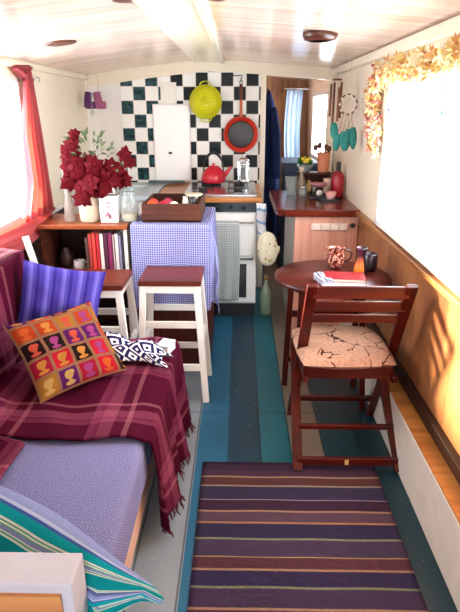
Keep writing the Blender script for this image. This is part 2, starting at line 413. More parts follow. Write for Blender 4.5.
# passage beyond the galley
g = G(); g.box((.10, BY + .04, 0), (.163, 6.4, 1.85)); struct(g.build('wall_passage', wood('passage_panel', '#6e4a34', '#936a4c', .5, 2)))
g = G(); g.box((.10, 6.4, 0), (RX, 6.45, 1.85)); struct(g.build('wall_end', wood('end_panel', '#7a5238', '#a57a55', .5, 2)))
g = G(); g.box((.22, 6.385, 0), (.50, 6.40, 1.66)); d = struct(g.build('door_1', wood('cabin_door', '#8a5c3a', '#b58a60', .4, 2), bevel=.003))
for z0, z1 in ((.12, .78), (.90, 1.56)):
    g = G(); g.box((.26, 6.375, z0), (.46, 6.384, z1)); g.build('door_panel', wood('door_panel_wood', '#a07248', '#caa074', .4, 2), d, bevel=.006)
g = G(); g.ball((.475, 6.355, .85), .02); g.build('door_knob', chrome, d)
# rear bulkhead behind the camera
g = G(); g.box((LX, NY - .04, 0), (-.75, NY, 1.86)); g.box((.3, NY - .04, 0), (RX, NY, 1.86)); g.box((-.75, NY - .04, 1.62), (.3, NY, 1.86)); g.box((-.75, NY - .04, 0), (.3, NY, .45))
struct(g.build('wall_rear', cream_panel))

# windows: frames, glazing bars, panes
def window(name, X, side, W, bars, xb=None):
    ya, yb, za, zb = W; xl = X; f = .03; xo = X + side * .05
    a, b = sorted((xl - side * .006, xo))
    g = G(); g.box((a, ya, za), (b, ya + f, zb)); g.box((a, yb - f, za), (b, yb, zb)); g.box((a, ya, za), (b, yb, za + f)); g.box((a, ya, zb - f), (b, yb, zb))
    o = struct(g.build(name, white_paint, bevel=.003))
    for y in bars:
        g = G(); g.box((a + .01, y - .018, za + f), (b - .01, y + .018, zb - f)); g.build('glazing_bar', white_paint, o)
    m = (a + b) / 2; g = G(); g.box((m - .002, ya + f, za + f), (m + .002, yb - f, zb - f)); g.build('window_pane', pane, o)
    return o
window('window_1', .765, 1, RWIN, [])
window('window_2', -1.23, -1, LWIN, [])
window('window_3', .765, 1, KWIN, [])
window_r = None
g = G(); g.box((-.75, NY - .03, .45), (-.71, NY - .005, 1.62)); g.box((.26, NY - .03, .45), (.3, NY - .005, 1.62)); g.box((-.71, NY - .03, .45), (.26, NY - .005, .49)); g.box((-.71, NY - .03, 1.58), (.26, NY - .005, 1.62))  # unseen rear window, added to send fill light onto surfaces facing the camera
wr_ = struct(g.build('fill_window', white_paint)); g = G(); g.box((-.71, NY - .02, .49), (.26, NY - .016, 1.58)); g.build('window_pane', pane, wr_)
portal((.86, 2.36, 1.26), (-1, 0, 0), 1.4, .85); portal((-1.34, 2.63, 1.28), (1, 0, 0), 1.25, .9); portal((.86, 5.42, 1.33), (-1, 0, 0), 1.2, .7); portal((-.22, NY - .08, 1.03), (0, 1, 0), 1.1, 1.25)

# ================================================================== RUG
g = G((.224, 1.42, 0)); RW = .762
g.grid(lambda u, v: Vector((-.157 + RW * u, 2.035 - 1.25 * v, .005 + .0015 * math.sin(u * 14) * math.sin(v * 20))), 30, 50, lambda u, v: (u, v))
tag(g.build('striped_rug', rug_mat(), solid=.005, thick_off=0), 'purple and brown woven rug with thin pale cross stripes on the painted floor', 'rug')

# ================================================================== DINING TABLE + CHAIR
tb = thing('dining_table', (.465, 2.585, 0), 'small round dark red-brown wooden table against the right wall', 'table')
g = G(tb.location); prof = [(.0, .695), (.275, .695), (.288, .702), (.288, .715), (.28, .722), (0, .722)]
g.lathe(prof, (.465, 2.585, 0), 48); g.build('tabletop', mahog, tb)
for (ax, ay), (bx, by) in (((.28, 2.74), (.265, 2.78)), ((.31, 2.515), (.30, 2.515)), ((.62, 2.74), (.655, 2.76)), ((.60, 2.515), (.655, 2.515))):
    g = G(tb.location); g.bar((ax, ay, .695), (bx, by, 0), .03, .03, (0, 1, 0)); g.build('leg', mahog_y, tb, bevel=.003)
g = G(tb.location)
g.bar((.28, 2.74, .66), (.62, 2.74, .66), .02, .055); g.bar((.31, 2.515, .66), (.60, 2.515, .66), .02, .055); g.bar((.28, 2.74, .66), (.31, 2.515, .66), .02, .055); g.bar((.62, 2.74, .66), (.60, 2.515, .66), .02, .055)
g.build('table_frame', mahog, tb)
for z in (.45, .18): g = G(tb.location); g.bar((.272, 2.75, z), (.64, 2.75, z), .018, .034); g.build('stretcher', mahog, tb)

ch = thing('folding_chair', (.48, 2.2, 0), 'red-brown wooden folding chair with slatted back facing the round table', 'chair')
L = ch.location
def cbar(name, p, q, w, d, up=(0, 1, 0), mat=mahog_y): g = G(L); g.bar(p, q, w, d, up); return g.build(name, mat, ch, bevel=.003)
for x in (.296, .692): cbar('leg', (x, 2.06, .835), (x + (-.02 if x < .4 else .0), 2.46, 0), .024, .045, (1, 0, 0))  # back post down to the front foot
for x0, x1 in ((.272, .262), (.665, .708)): cbar('leg', (x0, 2.43, .44), (x1, 1.975, .009), .024, .042, (1, 0, 0))
for z, y in ((.80, 2.075), (.727, 2.112)): cbar('back_slat', (.30, y, z), (.69, y, z), .015, .052 if z > .75 else .046, (0, 0, 1), mahog)
cbar('back_slat', (.30, 2.143, .662), (.69, 2.143, .662), .015, .036, (0, 0, 1), mahog)
for k in range(5): cbar('seat_slat', (.28, 2.10 + k * .083, .43), (.665, 2.10 + k * .083, .43), .014, .06, (0, 0, 1), mahog)
for x in (.287, .665): cbar('seat_rail', (x, 2.06, .412), (x, 2.46, .412), .022, .03, (0, 0, 1), mahog)
cbar('stretcher', (.265, 2.0, .045), (.705, 2.0, .045), .018, .036, (0, 0, 1), mahog)
cbar('stretcher', (.28, 2.40, .13), (.70, 2.40, .13), .018, .028, (0, 0, 1), mahog)
cbar('stretcher', (.27, 2.11, .15), (.70, 2.11, .15), .018, .024, (0, 0, 1), mahog)
g = G(L); g.box((.467, 1.9885, .033), (.484, 1.9905, .058)); o = g.build('maker_tag', plain('yellow_tag', '#d9b060', .5), ch); o['label'] = 'small yellow tag'
def cushion_fn(t):
    v = t.coord('UV'); n = t.noise(t.coord('UV', scale=(5, 5, 1)), 1.0, 2, 1)
    d = t.node('ShaderNodeTexVoronoi', feature='DISTANCE_TO_EDGE'); d.inputs['Scale'].default_value = 4.5; d.inputs['Randomness'].default_value = 1
    mx = t.mix(.12, v, n); t.link(mx, d.inputs['Vector'])
    m = t.noise(v, 4.0, 1); line = t.math('MULTIPLY', t.math('LESS_THAN', d.outputs[0], .020), t.math('GREATER_THAN', m, .47))
    n2 = t.noise(v, 30, 2); c = t.ramp(n2, [(.3, '#94705c'), (.7, '#b48c76')]); return t.mix(line, c, '#3a1c18')
g = G((.465, 2.27, .44)); M = frame((.468, 2.275, .475), (1, .03, 0), (0, 1, 0))
pillow_g(g, M, .415, .43, .085, -.02, uvs=(1, 1), wr=.004, rnd=.10)
tag(g.build('seat_cushion', cloth('branch_print', cushion_fn)), 'beige seat cushion with dark branch print on the folding chair', 'cushion')

# things on the round table
TZ = .722
jug = thing('milk_jug', (.50, 2.72, TZ), 'small patterned brown jug with handle standing on the round table', 'jug')
def jugm():
    t = NT('patterned_glaze', .25); v = t.coord(); d = t.node('ShaderNodeTexVoronoi'); d.inputs['Scale'].default_value = 80; t.link(v, d.inputs['Vector'])
    t.col(t.ramp(d.outputs[0], [(.25, '#e0a890'), (.5, '#8a3c2a'), (.8, '#3c1410')])); return t.m
g = G(jug.location); g.lathe([(.0, 0), (.030, 0), (.036, .008), (.048, .035), (.046, .06), (.036, .082), (.042, .102), (.045, .106), (.040, .104), (.034, .085), (.04, .06), (.0, .012)], jug.location, 28); g.build('jug_body', jugm(), jug)
g = G(jug.location); jl = Vector(jug.location)
g.tube([jl + Vector(p) for p in ((.040, 0, .088), (.065, 0, .092), (.082, 0, .075), (.078, 0, .05), (.06, 0, .033), (.045, 0, .03))], .005); g.build('handle', plain('dark_glaze', '#4a1a12', .3), jug)
g = G(jug.location); g.prism([(-.030, -.016), (-.062, 0), (-.030, .016)], .093, .107, Matrix.Translation(jl)); g.build('spout', jugm(), jug)
vs_ = thing('table_vase', (.60, 2.58, TZ), 'slim waisted orange and dark vase on the round table', 'vase')
g = G(vs_.location); c = vs_.location
def vm():
    t = NT('orange_glaze', .3); s = t.sep(t.coord()); c = t.ramp(t.math('DIVIDE', s[2], .14), [(0, '#c8641e'), (.3, '#d87828'), (.55, '#a84418'), (.72, '#3a0f14'), (.85, '#4a1830')])
    t.col(t.mix(t.math('GREATER_THAN', t.math('ADD', s[0], t.math('MULTIPLY', s[2], .1)), .014), c, '#181018')); return t.m
g.lathe([(0, 0), (.028, 0), (.034, .015), (.03, .05), (.019, .09), (.018, .105), (.026, .13), (.028, .14), (.024, .14), (.014, .105), (.0, .02)], c, 24); g.build('vase_body', vm(), vs_)
g = G((.665, 2.66, TZ)); g.lathe([(0, 0), (.03, 0), (.035, .02), (.034, .085), (.03, .09), (.028, .02), (0, .01)], (.665, 2.66, TZ), 24)
tag(g.build('dark_cup', plain('dark_ceramic', '#20121a', .3)), 'dark cup behind the orange vase on the table', 'cup')
def book(name, c, sx, sy, h, rz, cover, label, cat='book', z=TZ, pages='#e8dccc', grp=None):
    r = thing(name, (c[0], c[1], z), label, cat, grp); M = Matrix.Translation((c[0], c[1], z)) @ Matrix.Rotation(rz, 4, 'Z')
    g = G(r.location); g.box((-sx / 2 + .003, -sy / 2 + .003, .002), (sx / 2 - .004, sy / 2 - .003, h - .002), M); g.build('pages', plain('paper', pages, .7), r)
    g = G(r.location); g.box((-sx / 2, -sy / 2, 0), (sx / 2, sy / 2, .002), M); g.box((-sx / 2, -sy / 2, h - .002), (sx / 2, sy / 2, h), M); g.box((sx / 2 - .003, -sy / 2, 0), (sx / 2, sy / 2, h), M)
    g.build('book_cover', cover, r); return r
book('notebook', (.485, 2.415, 0), .20, .105, .014, .02, plain('grey_cover', '#b8a8ac', .5), 'pale grey book lying under the red book on the table')
book('hardback_book', (.505, 2.47, 0), .19, .125, .016, -.12, plain('red_cover', '#8a1420', .35), 'dark red book lying on the grey book', z=TZ + .0145)
r = thing('folded_napkin', (.395, 2.45, TZ), 'navy and white striped folded cloth beside the red book', 'napkin')
g = G(r.location); M = Matrix.Translation((.400, 2.45, TZ)) @ Matrix.Rotation(.25, 4, 'Z')
g.grid(lambda u, v: M @ Vector(((u - .5) * .05, (v - .5) * .13, .026 + .006 * math.sin(u * PI) + .004 * math.sin(v * 8))), 8, 14, lambda u, v: (u * .05, v * .13))
g.grid(lambda u, v: M @ Vector(((u - .5) * .052, (v - .5) * .132, .002 + .003 * math.sin(v * 6))), 8, 14, lambda u, v: (u * .05, v * .13))
g.box((-.025, -.063, .004), (.025, .063, .026), M)
g.build('napkin_cloth', cloth('navy_stripe', stripe_fn([(0, '#e4e2ea'), (.5, '#2a3160')], .018, 0)), r)

# ================================================================== PENINSULA
pn = thing('cabinet_unit', (.56, 3.9, 0), 'pink-beige end panelled cabinet carrying the right worktop', 'cabinet')
g = G(pn.location); g.box((.37, 3.525, 0), (RX - .002, 4.36, .84)); g.build('cabinet_body', white_paint, pn, bevel=.003)
g = G(pn.location); g.box((.364, 3.505, 0), (RX - .003, 3.525, .84)); o = g.build('end_panel', wood('pink_pine', '#c98872', '#dfa58c', .45, 2), pn, bevel=.002); o['label'] = 'pink-stained wooden end panel'
wt = G((.52, 3.9, .84)); ply = [(.30, 3.47), (RX - .004, 3.47), (RX - .004, 4.37), (.27, 4.37), (.235, 4.32), (.235, 3.62), (.25, 3.52)]
wt.prism(ply, .84, .885); tag(wt.build('worktop', wood('cherry_worktop', '#4a140c', '#7a2c18', .18, 0), bevel=.006), 'dark cherry wooden worktop on the pink cabinet', 'worktop')
sk = thing('socket_strip', (.585, 3.50, .78), 'white electrical strip of four switches under the cherry worktop', 'switches')
g = G(sk.location); g.box((.47, 3.497, .745), (.71, 3.5048, .795)); g.build('back_plate', plain('plate', '#e6c8b8', .4), sk, bevel=.003)
for k in range(4):
    g = G(sk.location); g.box((.478 + k * .058, 3.486, .750), (.528 + k * .058, 3.497, .790)); g.build('switch_plate', plain('switch_plate', '#f0d8ca', .35), sk, bevel=.006)
g = G(pn.location); g.ball((.735, 3.482, .785), .018, 12, (1, .9, .9)); g.box((.73, 3.48, .78), (.74, 3.5045, .79)); g.build('knob', dark_iron, pn)['label'] = 'dark round knob'

WZ = .8855
def lathe_thing(name, loc, prof, mat, label, cat, n=24, group=None):
    g = G(loc); g.lathe(prof, loc, n); return tag(g.build(name, mat), label, cat, group)
lathe_thing('drinking_glass', (.385, 4.10, WZ), [(0, 0), (.033, 0), (.036, .01), (.046, .135), (.043, .135), (.033, .012), (0, .01)], jarglass, 'clear tumbler at the left end of the cherry worktop', 'glass')
b = thing('spice_bottle', (.465, 4.15, WZ), 'tall pale glass bottle behind the tumbler on the cherry worktop', 'bottle')
g = G(b.location); g.lathe([(0, 0), (.03, 0), (.034, .01), (.034, .09), (.014, .14), (.014, .17)], b.location); g.build('bottle_body', glass('amber_tint', '#d8c8b0', .05, .35), b)
g = G(b.location); g.lathe([(0, .17), (.017, .17), (.017, .20), (0, .20)], b.location); g.build('bottle_cap', plain('cream_cap', '#e0d0ba', .5), b)
b = thing('storage_jar', (.468, 4.03, WZ), 'low clear jar with silver lid beside the kitchen scale', 'jar')
g = G(b.location); g.lathe([(0, 0), (.028, 0), (.032, .006), (.032, .055), (.026, .062)], b.location); g.build('jar_body', jarglass, b)
g = G(b.location); g.lathe([(0, .062), (.028, .062), (.028, .075), (0, .075)], b.location); g.build('jar_lid', steel, b)
sc = thing('kitchen_scale', (.575, 3.98, WZ), 'dark kitchen scale carrying a dull pink pan', 'scale'); l = sc.location
g = G(l); g.prism([(-.07, -.07), (.07, -.07), (.07, .07), (-.07, .07)], 0, .018, Matrix.Translation(l)); g.lathe([(.05, .018), (.032, .05), (.022, .075), (0, .075)], l, 4); g.build('scale_base', dark_iron, sc, bevel=.003)
g = G(l); g.lathe([(0, .075), (.03, .076), (.06, .092), (.066, .105), (.06, .105), (.03, .082), (0, .08)], l); g.build('scale_pan', plain('pink_pan', '#a86a72', .35), sc)
g = G(l); Mx = Matrix.Rotation(PI / 2, 4, 'X'); g.lathe([(0, .046), (.022, .046), (.022, .052), (0, .052)], l + Vector((0, .004, .040)), 20, Mx); g.build('dial', plain('dial', '#d8d0c8', .4), sc)
tr = thing('serving_tray', (.64, 3.85, WZ), 'small black tray at the front of the cherry worktop', 'tray')
g = G(tr.location); g.box((.56, 3.80, WZ), (.71, 3.90, WZ + .006)); g.build('tray_base', black, tr)
g = G(tr.location)
for a, b_ in (((.56, 3.80), (.71, 3.804)), ((.56, 3.896), (.71, 3.90)), ((.56, 3.80), (.564, 3.90)), ((.706, 3.80), (.71, 3.90))): g.box((a[0], a[1], WZ + .004), (b_[0], b_[1], WZ + .016))
g.build('tray_rim', black, tr)
lathe_thing('egg_cup', (.643, 3.85, WZ + .0062), [(0, 0), (.022, 0), (.026, .004), (.038, .055), (.034, .055), (.022, .006), (0, .005)], plain('pink_ceramic', '#e0a8a0', .35), 'small pink bowl standing on the black tray', 'bowl')
# stacked spice shelf at the back carrying plant bowl and terracotta pot
sh = thing('spice_rack', (.57, 4.26, WZ), 'small brown wooden rack at the back of the cherry worktop', 'rack')
g = G(sh.location); g.box((.45, 4.325, WZ), (.70, 4.345, WZ + .15)); g.build('rack_back', rustic, sh)
for z in (.0, .14):
    g = G(sh.location); g.box((.45, 4.20 if z else 4.29, WZ + z), (.70, 4.325, WZ + z + .012)); g.build('shelf', rustic, sh, bevel=.002)
for x in (.45, .688):
    g = G(sh.location); g.box((x, 4.21, WZ + .012), (x + .012, 4.325, WZ + .14)); g.build('side_panel', rustic, sh)
lathe_thing('spice_jar', (.535, 4.26, WZ), [(0, 0), (.02, 0), (.022, .01), (.022, .06), (.014, .07), (.014, .09), (0, .09)], plain('yellow_spice', '#d8b870', .35), 'yellow spice jar in the brown rack', 'jar', 16)
lathe_thing('spice_jar', (.587, 4.26, WZ), [(0, 0), (.02, 0), (.022, .01), (.022, .05), (.016, .06), (.016, .078), (0, .078)], plain('pale_spice', '#dfe6e6', .35), 'pale spice jar in the brown rack, right of the yellow one', 'jar', 16)
pb = thing('plant_bowl', (.500, 4.262, WZ + .1525), 'grey bowl of yellow flowers and green leaves on the brown rack', 'plant'); l = pb.location
g = G(l); g.lathe([(0, 0), (.03, 0), (.035, .004), (.06, .045), (.062, .055), (.056, .055), (.03, .01), (0, .008)], l); g.build('bowl', plain('grey_bowl', '#8e98a0', .35), pb)
def leafset(g, c, n, rr, size, flat=.6, seed=1, zb=.0):
    rd = random.Random(seed)
    for _ in range(n):
        a = rd.uniform(0, 2 * PI); e = rd.uniform(zb, 1.3); d = Vector((math.cos(a) * math.cos(e), math.sin(a) * math.cos(e), math.sin(e)))
        p = Vector(c) + Vector((d.x * rr[0], d.y * rr[1], d.z * rr[2])) * rd.uniform(.5, 1)
        q = (d + Vector((rd.uniform(-.6, .6), rd.uniform(-.6, .6), rd.uniform(-.4, .4)))).normalized(); s_ = q.orthogonal().normalized(); L_ = size * rd.uniform(.7, 1.2); W_ = L_ * flat / 2; nn = q.cross(s_)
        g._add([p, p + q * L_ * .45 + s_ * W_ + nn * .1 * L_, p + q * L_, p + q * L_ * .45 - s_ * W_ + nn * .1 * L_, p + q * L_ * .5], [(0, 1, 4), (1, 2, 4), (2, 3, 4), (3, 0, 4)])
g = G(l); leafset(g, l + Vector((0, 0, .05)), 90, (.05, .05, .045), .035, .6, 3); g.build('foliage', plain('leaf_green', '#3c7a28', .5), pb)
g = G(l); rd = random.Random(4)
for _ in range(14):
    a = rd.uniform(0, 6.28); g.ball(l + Vector((math.cos(a) * .045 * rd.random(), math.sin(a) * .045 - .01, .075 + rd.uniform(0, .03))), .012, 8)
g.build('blossom', plain('yellow_petal', '#e6d040', .5), pb)
pt = thing('utensil_pot', (.640, 4.262, WZ + .1525), 'tall terracotta pot of dark wooden utensils on the brown rack', 'pot'); l = pt.location
g = G(l); g.lathe([(0, 0), (.040, 0), (.042, .01), (.050, .135), (.052, .145), (.046, .145), (.038, .01), (0, .008)], l); g.build('pot_body', plain('terracotta', '#d88860', .6), pt)
for k, (dx, dy, top) in enumerate(((-.06, 0, .20), (-.03, .02, .215), (.01, -.01, .205), (.035, .01, .19))):
    g = G(l); g.tube([l + Vector((dx * .2, dy * .2, .015)), l + Vector((dx, dy, top - .03))], .004, 6); g.ball(l + Vector((dx * 1.1, dy * 1.1, top - .02)), .018, 10, (1, .4, 1.3)); g.build('utensil', wood('utensil_wood', '#3a1a0e', '#7a4a2a', .5, 2), pt)
fl = thing('thermos_flask', (.715, 4.02, WZ), 'red flask with tall dark top by the right wall', 'flask'); l = fl.location
g = G(l); g.lathe([(0, 0), (.041, 0), (.046, .008), (.047, .145), (.032, .175), (.02, .185)], l); g.build('flask_body', plain('red_flask', '#a01828', .3), fl)
g = G(l); g.lathe([(.02, .183), (.017, .19), (.017, .245), (.012, .25), (0, .25)], l); g.build('flask_top', black, fl)
lathe_thing('candle_tin', (.655, 4.10, WZ), [(0, 0), (.03, 0), (.032, .003), (.032, .12), (.030, .125), (0, .125)], plain('cream_tin', '#dcbca4', .35), 'tall cream canister left of the red flask', 'canister')

# ================================================================== COOKER, WORKTOP, SINK
ck = thing('cooker', (-.13, 4.1, 0), 'white enamel cooker below the tiled wall with towel on its door', 'cooker'); l = ck.location
enam = plain('white_enamel', '#eeeee8', .25, var=.06)
g = G(l); g.box((-.385, 3.85, .11), (.125, 4.58, .875)); g.build('cooker_body', enam, ck, bevel=.004)
g = G(l); g.box((-.38, 3.865, 0), (.12, 4.5, .11)); g.build('plinth', black, ck)
g = G(l); g.box((-.382, 3.832, .805), (.122, 3.85, .872)); o = g.build('control_panel', plain('teal_black_panel', '#17282e', .3), ck, bevel=.002)
for x in (-.33, -.24, -.15, -.06, .03):
    g = G(l); g.lathe([(0, .0), (.015, 0), (.013, .014), (0, .014)], Vector((x, 3.832, .838)), 16, Matrix.Rotation(PI / 2, 4, 'X')); g.build('knob', black, ck)
for nm, z0, z1 in (('grill_door', .485, .795), ('oven_door', .125, .475)):
    g = G(l); g.box((-.38, 3.832, z0), (.12, 3.85, z1)); d = g.build(nm, enam, ck, bevel=.004)
    if nm == 'oven_door':
        g = G(l); g.box((-.33, 3.826, .165), (.055, 3.8315, .425)); g.build('door_window', plain('dark_door_glass', '#0a0c0d', .1), d)
    g = G(l); z = z1 - .045; zz = .735 if nm == 'grill_door' else .47
    g.tube([(-.33, 3.832, zz), (-.33, 3.80, zz), (.10, 3.80, zz), (.10, 3.832, zz)], .006, 8); g.build('handle', chrome if nm == 'grill_door' else black, d)
tw = G((-.11, 3.79, .15))
def twf(u, v):
    x = -.235 + .235 * u + .008 * math.sin(v * 5) * v; 
    if v < .06: t_ = v / .06; return Vector((x, 3.815 - .022 * t_, .735 + .012 * math.sin(t_ * PI)))
    t_ = (v - .06) / .94; return Vector((x + .01 * t_ * (u - .3), 3.785 + .006 * math.sin(u * 18) * t_ - .004 * t_, .735 - .575 * t_))
tw.grid(twf, 24, 40, lambda u, v: (u * .235, v * .6)); tag(tw.build('tea_towel', towelm, solid=.003), 'grey checked tea towel hanging from the cooker door handle', 'towel')
g = G((-.22, 4.2, .875)); g.box((-.60, 3.80, .876), (.160, 4.597, .910))
tag(g.build('worktop', honey, bevel=.004), 'honey-coloured wooden worktop edge above the cooker', 'worktop')
g = G((-.5, 4.2, 0)); g.box((-.60, 3.86, 0), (-.39, 4.58, .875)); tag(g.build('cabinet_unit', white_paint, bevel=.003), 'white cabinet left of the cooker, behind the checked cloth', 'cabinet')
su = thing('sink_unit', (-.92, 4.2, 0), 'steel sink unit under the tiled wall at left', 'sink'); l = su.location
g = G(l); g.box((LX + .01, 3.86, 0), (-.605, 4.58, .885)); g.build('cabinet_body', white_paint, su)
g = G(l); g.box((LX + .01, 3.82, .885), (-.605, 4.0, .915)); g.box((LX + .01, 4.42, .885), (-.605, 4.597, .915)); g.box((LX + .01, 4.0, .885), (-1.1, 4.42, .915)); g.box((-.74, 4.0, .885), (-.605, 4.42, .915)); g.box((-1.1, 4.0, .8855), (-.74, 4.42, .888)); g.build('sink_top', plain('pale_sink', '#c4d4dc', .25, var=.1), su, bevel=.004)
g = G(l); g.tube([(-.92, 4.50, .915), (-.92, 4.50, 1.12), (-.92, 4.46, 1.17), (-.92, 4.38, 1.17), (-.92, 4.34, 1.12)], .011, 10); g.build('tap', chrome, su)
# gas hob
hb = thing('gas_hob', (-.13, 4.37, .91), 'low steel gas hob with black pan supports behind the honey worktop edge', 'hob'); l = hb.location
g = G(l); g.box((-.40, 3.85, .9105), (.125, 4.58, .925)); g.build('hob_plate', steel, hb, bevel=.003)
for x in (-.27, -.01):
    for y in (4.05, 4.37):
        g = G(l); g.lathe([(.0, .925), (.035, .925), (.03, .937), (0, .937)], (x, y, 0), 18); g.build('burner', dark_iron, hb)
        g = G(l); g.bar((x - .08, y, .942), (x + .08, y, .942), .008, .008); g.bar((x, y - .08, .942), (x, y + .08, .942), .008, .008)
        for dx, dy in ((-.07, 0), (.07, 0), (0, .07), (0, -.07)): g.box((x + dx - .003, y + dy - .003, .924), (x + dx + .003, y + dy + .003, .942))
        g.build('pan_support', dark_iron, hb)
kt = thing('kettle', (-.205, 4.36, .9465), 'red enamel kettle with black arched handle on the hob', 'kettle'); l = kt.location
redm = plain('red_enamel', '#c81e34', .2, var=.1)
g = G(l); g.lathe([(0, 0), (.085, 0), (.095, .01), (.097, .04), (.085, .08), (.06, .105), (.045, .115), (0, .118)], l, 32); g.build('kettle_body', redm, kt)
g = G(l); g.lathe([(0, .112), (.045, .112), (.04, .125), (0, .13)], l, 24); g.ball(l + Vector((0, 0, .138)), .012); g.build('lid', redm, kt)
g = G(l); g.tube([l + Vector(p) for p in ((.07, 0, .045), (.10, 0, .07), (.125, -.0, .105), (.14, 0, .118))], [.02, .017, .012, .011], 10); g.build('spout', redm, kt)
g = G(l); pts = [l + Vector((.075 * math.cos(a) * 1.05, 0, .085 + .14 * math.sin(a))) for a in [PI * i / 14 for i in range(15)]]; g.tube(pts, [.006] * 4 + [.011] * 7 + [.006] * 4, 8); g.build('handle', black, kt)
cn = thing('cafetiere', (.03, 4.40, .9465), 'tall silver and glass coffee press on the hob right of the kettle', 'coffee press'); l = cn.location
g = G(l); g.lathe([(0, .005), (.042, .005), (.044, .01), (.044, .15), (.046, .155)], l); g.build('beaker', jarglass, cn)
g = G(l); g.lathe([(0, .16), (.047, .155), (.045, .17), (.02, .185), (0, .187)], l); g.ball(l + Vector((0, 0, .205)), .010); g.tube([l + Vector((0, 0, .18)), l + Vector((0, 0, .2))], .003); g.build('lid', chrome, cn)
g = G(l)
for a in range(4):
    x, y = .047 * math.cos(a * PI / 2 + .6), .047 * math.sin(a * PI / 2 + .6); g.box(l + Vector((x - .005, y - .002, 0)), l + Vector((x + .005, y + .002, .16)))
g.lathe([(.0455, .0), (.048, .0), (.048, .02), (.0455, .02)], l); g.lathe([(.0455, .13), (.048, .13), (.048, .145), (.0455, .145)], l); g.build('frame', chrome, cn)

# white wall cupboard and board above it
wc = thing('wall_cupboard', (-.55, 4.57, .92), 'white flat-fronted cupboard panel on the tiled wall with one small dark knob', 'cupboard'); l = wc.location
g = G(l); g.box((-.70, 4.580, .925), (-.40, 4.5985, 1.53)); g.build('cupboard_body', white_paint, wc, bevel=.003)
g = G(l); g.box((-.692, 4.573, .935), (-.408, 4.580, 1.522)); d = g.build('door', plain('bright_white', '#fbfbf8', .35, var=.02), wc, bevel=.003)
g = G(l); g.ball((-.566, 4.562, 1.155), .012, 10, (1.3, 1, .8)); g.build('knob', dark_iron, d)
g = G((-.56, 4.59, 1.53)); g.box((-.63, 4.585, 1.532), (-.505, 4.5985, 1.69)); tag(g.build('vent_cover', plain('cream_vent', '#f4efe4', .4)), 'plain white board on the tiles above the wall cupboard', 'board')
cb = thing('chopping_board', (-.64, 4.50, .925), 'dark chopping board lying on the counter below the white cupboard', 'board')
g = G(cb.location); g.box((-.74, 4.44, .9285), (-.45, 4.53, .940)); g.build('board', plain('slate', '#2c4450', .5), cb)

# hanging colander and frying pan
co = thing('colander', (-.27, 4.50, 1.45), 'lime yellow colander hanging from a hook on the tiled wall', 'colander'); l = Vector((-.27, 4.50, 1.545))
yel = plain('yellow_enamel', '#d4d414', .3, var=.08); Mx = Matrix.Rotation(PI / 2, 4, 'X')
g = G(co.location); g.lathe([(.128, -.03), (.128, -.024), (.118, -.020), (.105, .03), (.07, .055), (.05, .058), (.047, .062), (0, .062), (0, .056), (.05, .054), (.07, .05), (.1, .026), (.112, -.024), (.128, -.03)], l, 40, Mx); g.build('bowl', yel, co)
for sgn in (1, -1):
    g = G(co.location); pts = [l + Vector((.045 * math.cos(a), .026, sgn * (.118 + .032 * math.sin(a)))) for a in [PI * i / 10 for i in range(11)]]; g.tube(pts, .005, 8); g.build('handle', yel, co)
g = G(co.location); rd = random.Random(2)
for rr, n_ in ((.02, 6), (.036, 10), (.066, 16), (.085, 20)):
    for k in range(n_):
        a = 2 * PI * k / n_; yy = -.0635 if rr < .045 else (-.0545 if rr < .07 else -.042)
        g.lathe([(.0032, 0), (.0032, .0025)], l + Vector((rr * math.cos(a), yy, rr * math.sin(a))), 6, Mx)
g.build('perforation', plain('hole_dark', '#5a5a08', .6), co)['kind'] = 'stuff'
def hook(x, z, label, y=4.572):
    g = G((x, y, z)); g.tube([(x, y + .026, z + .02), (x, y, z + .02), (x, y - .006, z - .004), (x, y - .02, z - .012), (x, y - .034, z - .004), (x, y - .036, z + .012)], .0035, 6); return tag(g.build('wall_hook', dark_iron), label, 'hook', 'hooks on the tiled wall')
hook(-.27, 1.70, 'small dark hook holding the yellow colander', 4.55)
pan = thing('frying_pan', (.008, 4.55, 1.17), 'red frying pan with black inside and orange handle hanging on the tiles', 'pan'); l = Vector((.008, 4.545, 1.30))
g = G(pan.location); g.lathe([(.0, -.03), (.11, -.03), (.136, .012), (.140, .014), (.136, .018), (.132, .016), (.106, -.022), (0, -.022)], l, 40, Mx); o = g.build('pan_body', plain('flame_red', '#c8321e', .25), pan)
g = G(pan.location); g.lathe([(0, -.0215), (.098, -.0215), (.104, -.018), (.098, -.0165), (0, -.017)], l, 36, Mx); g.build('cooking_surface', plain('non_stick', '#1d1716', .4), pan)
g = G(pan.location); g.tube([l + Vector((0, -.005, .135)), l + Vector((0, -.01, .19)), l + Vector((0, -.01, .26))], [.015, .011, .012], 8); h = g.build('handle', plain('orange_handle', '#c86430', .4), pan)
g = G(pan.location); g.tube([l + Vector((0, -.01, .26)), l + Vector((0, -.01, .36)), l + Vector((0, -.01, .375))], [.012, .014, .009], 8); g.build('handle_grip', wood('grip_wood', '#2a120c', '#8a4a2c', .4, 2), pan)
g = G(pan.location); g.tube([l + Vector((.0 + .012 * math.cos(a), -.01, .387 + .014 * math.sin(a))) for a in [2 * PI * i / 12 for i in range(13)]], .0025, 6); g.build('hanging_loop', dark_iron, pan)
hook(.008, 1.705, 'small dark hook holding the red frying pan', 4.565)
hk2 = G((-.06, 4.57, 1.735)); hk2.tube([(-.075, 4.56, 1.735), (.02, 4.56, 1.737)], .003, 6); hk2.tube([(-.06, 4.56, 1.735), (-.06, 4.553, 1.72), (-.06, 4.545, 1.728)], .003, 6); hk2.box((-.08, 4.558, 1.73), (-.07, 4.575, 1.74)); tag(hk2.build('hook_rail', dark_iron), 'thin dark hook rail under the header beside the frying pan', 'rail')

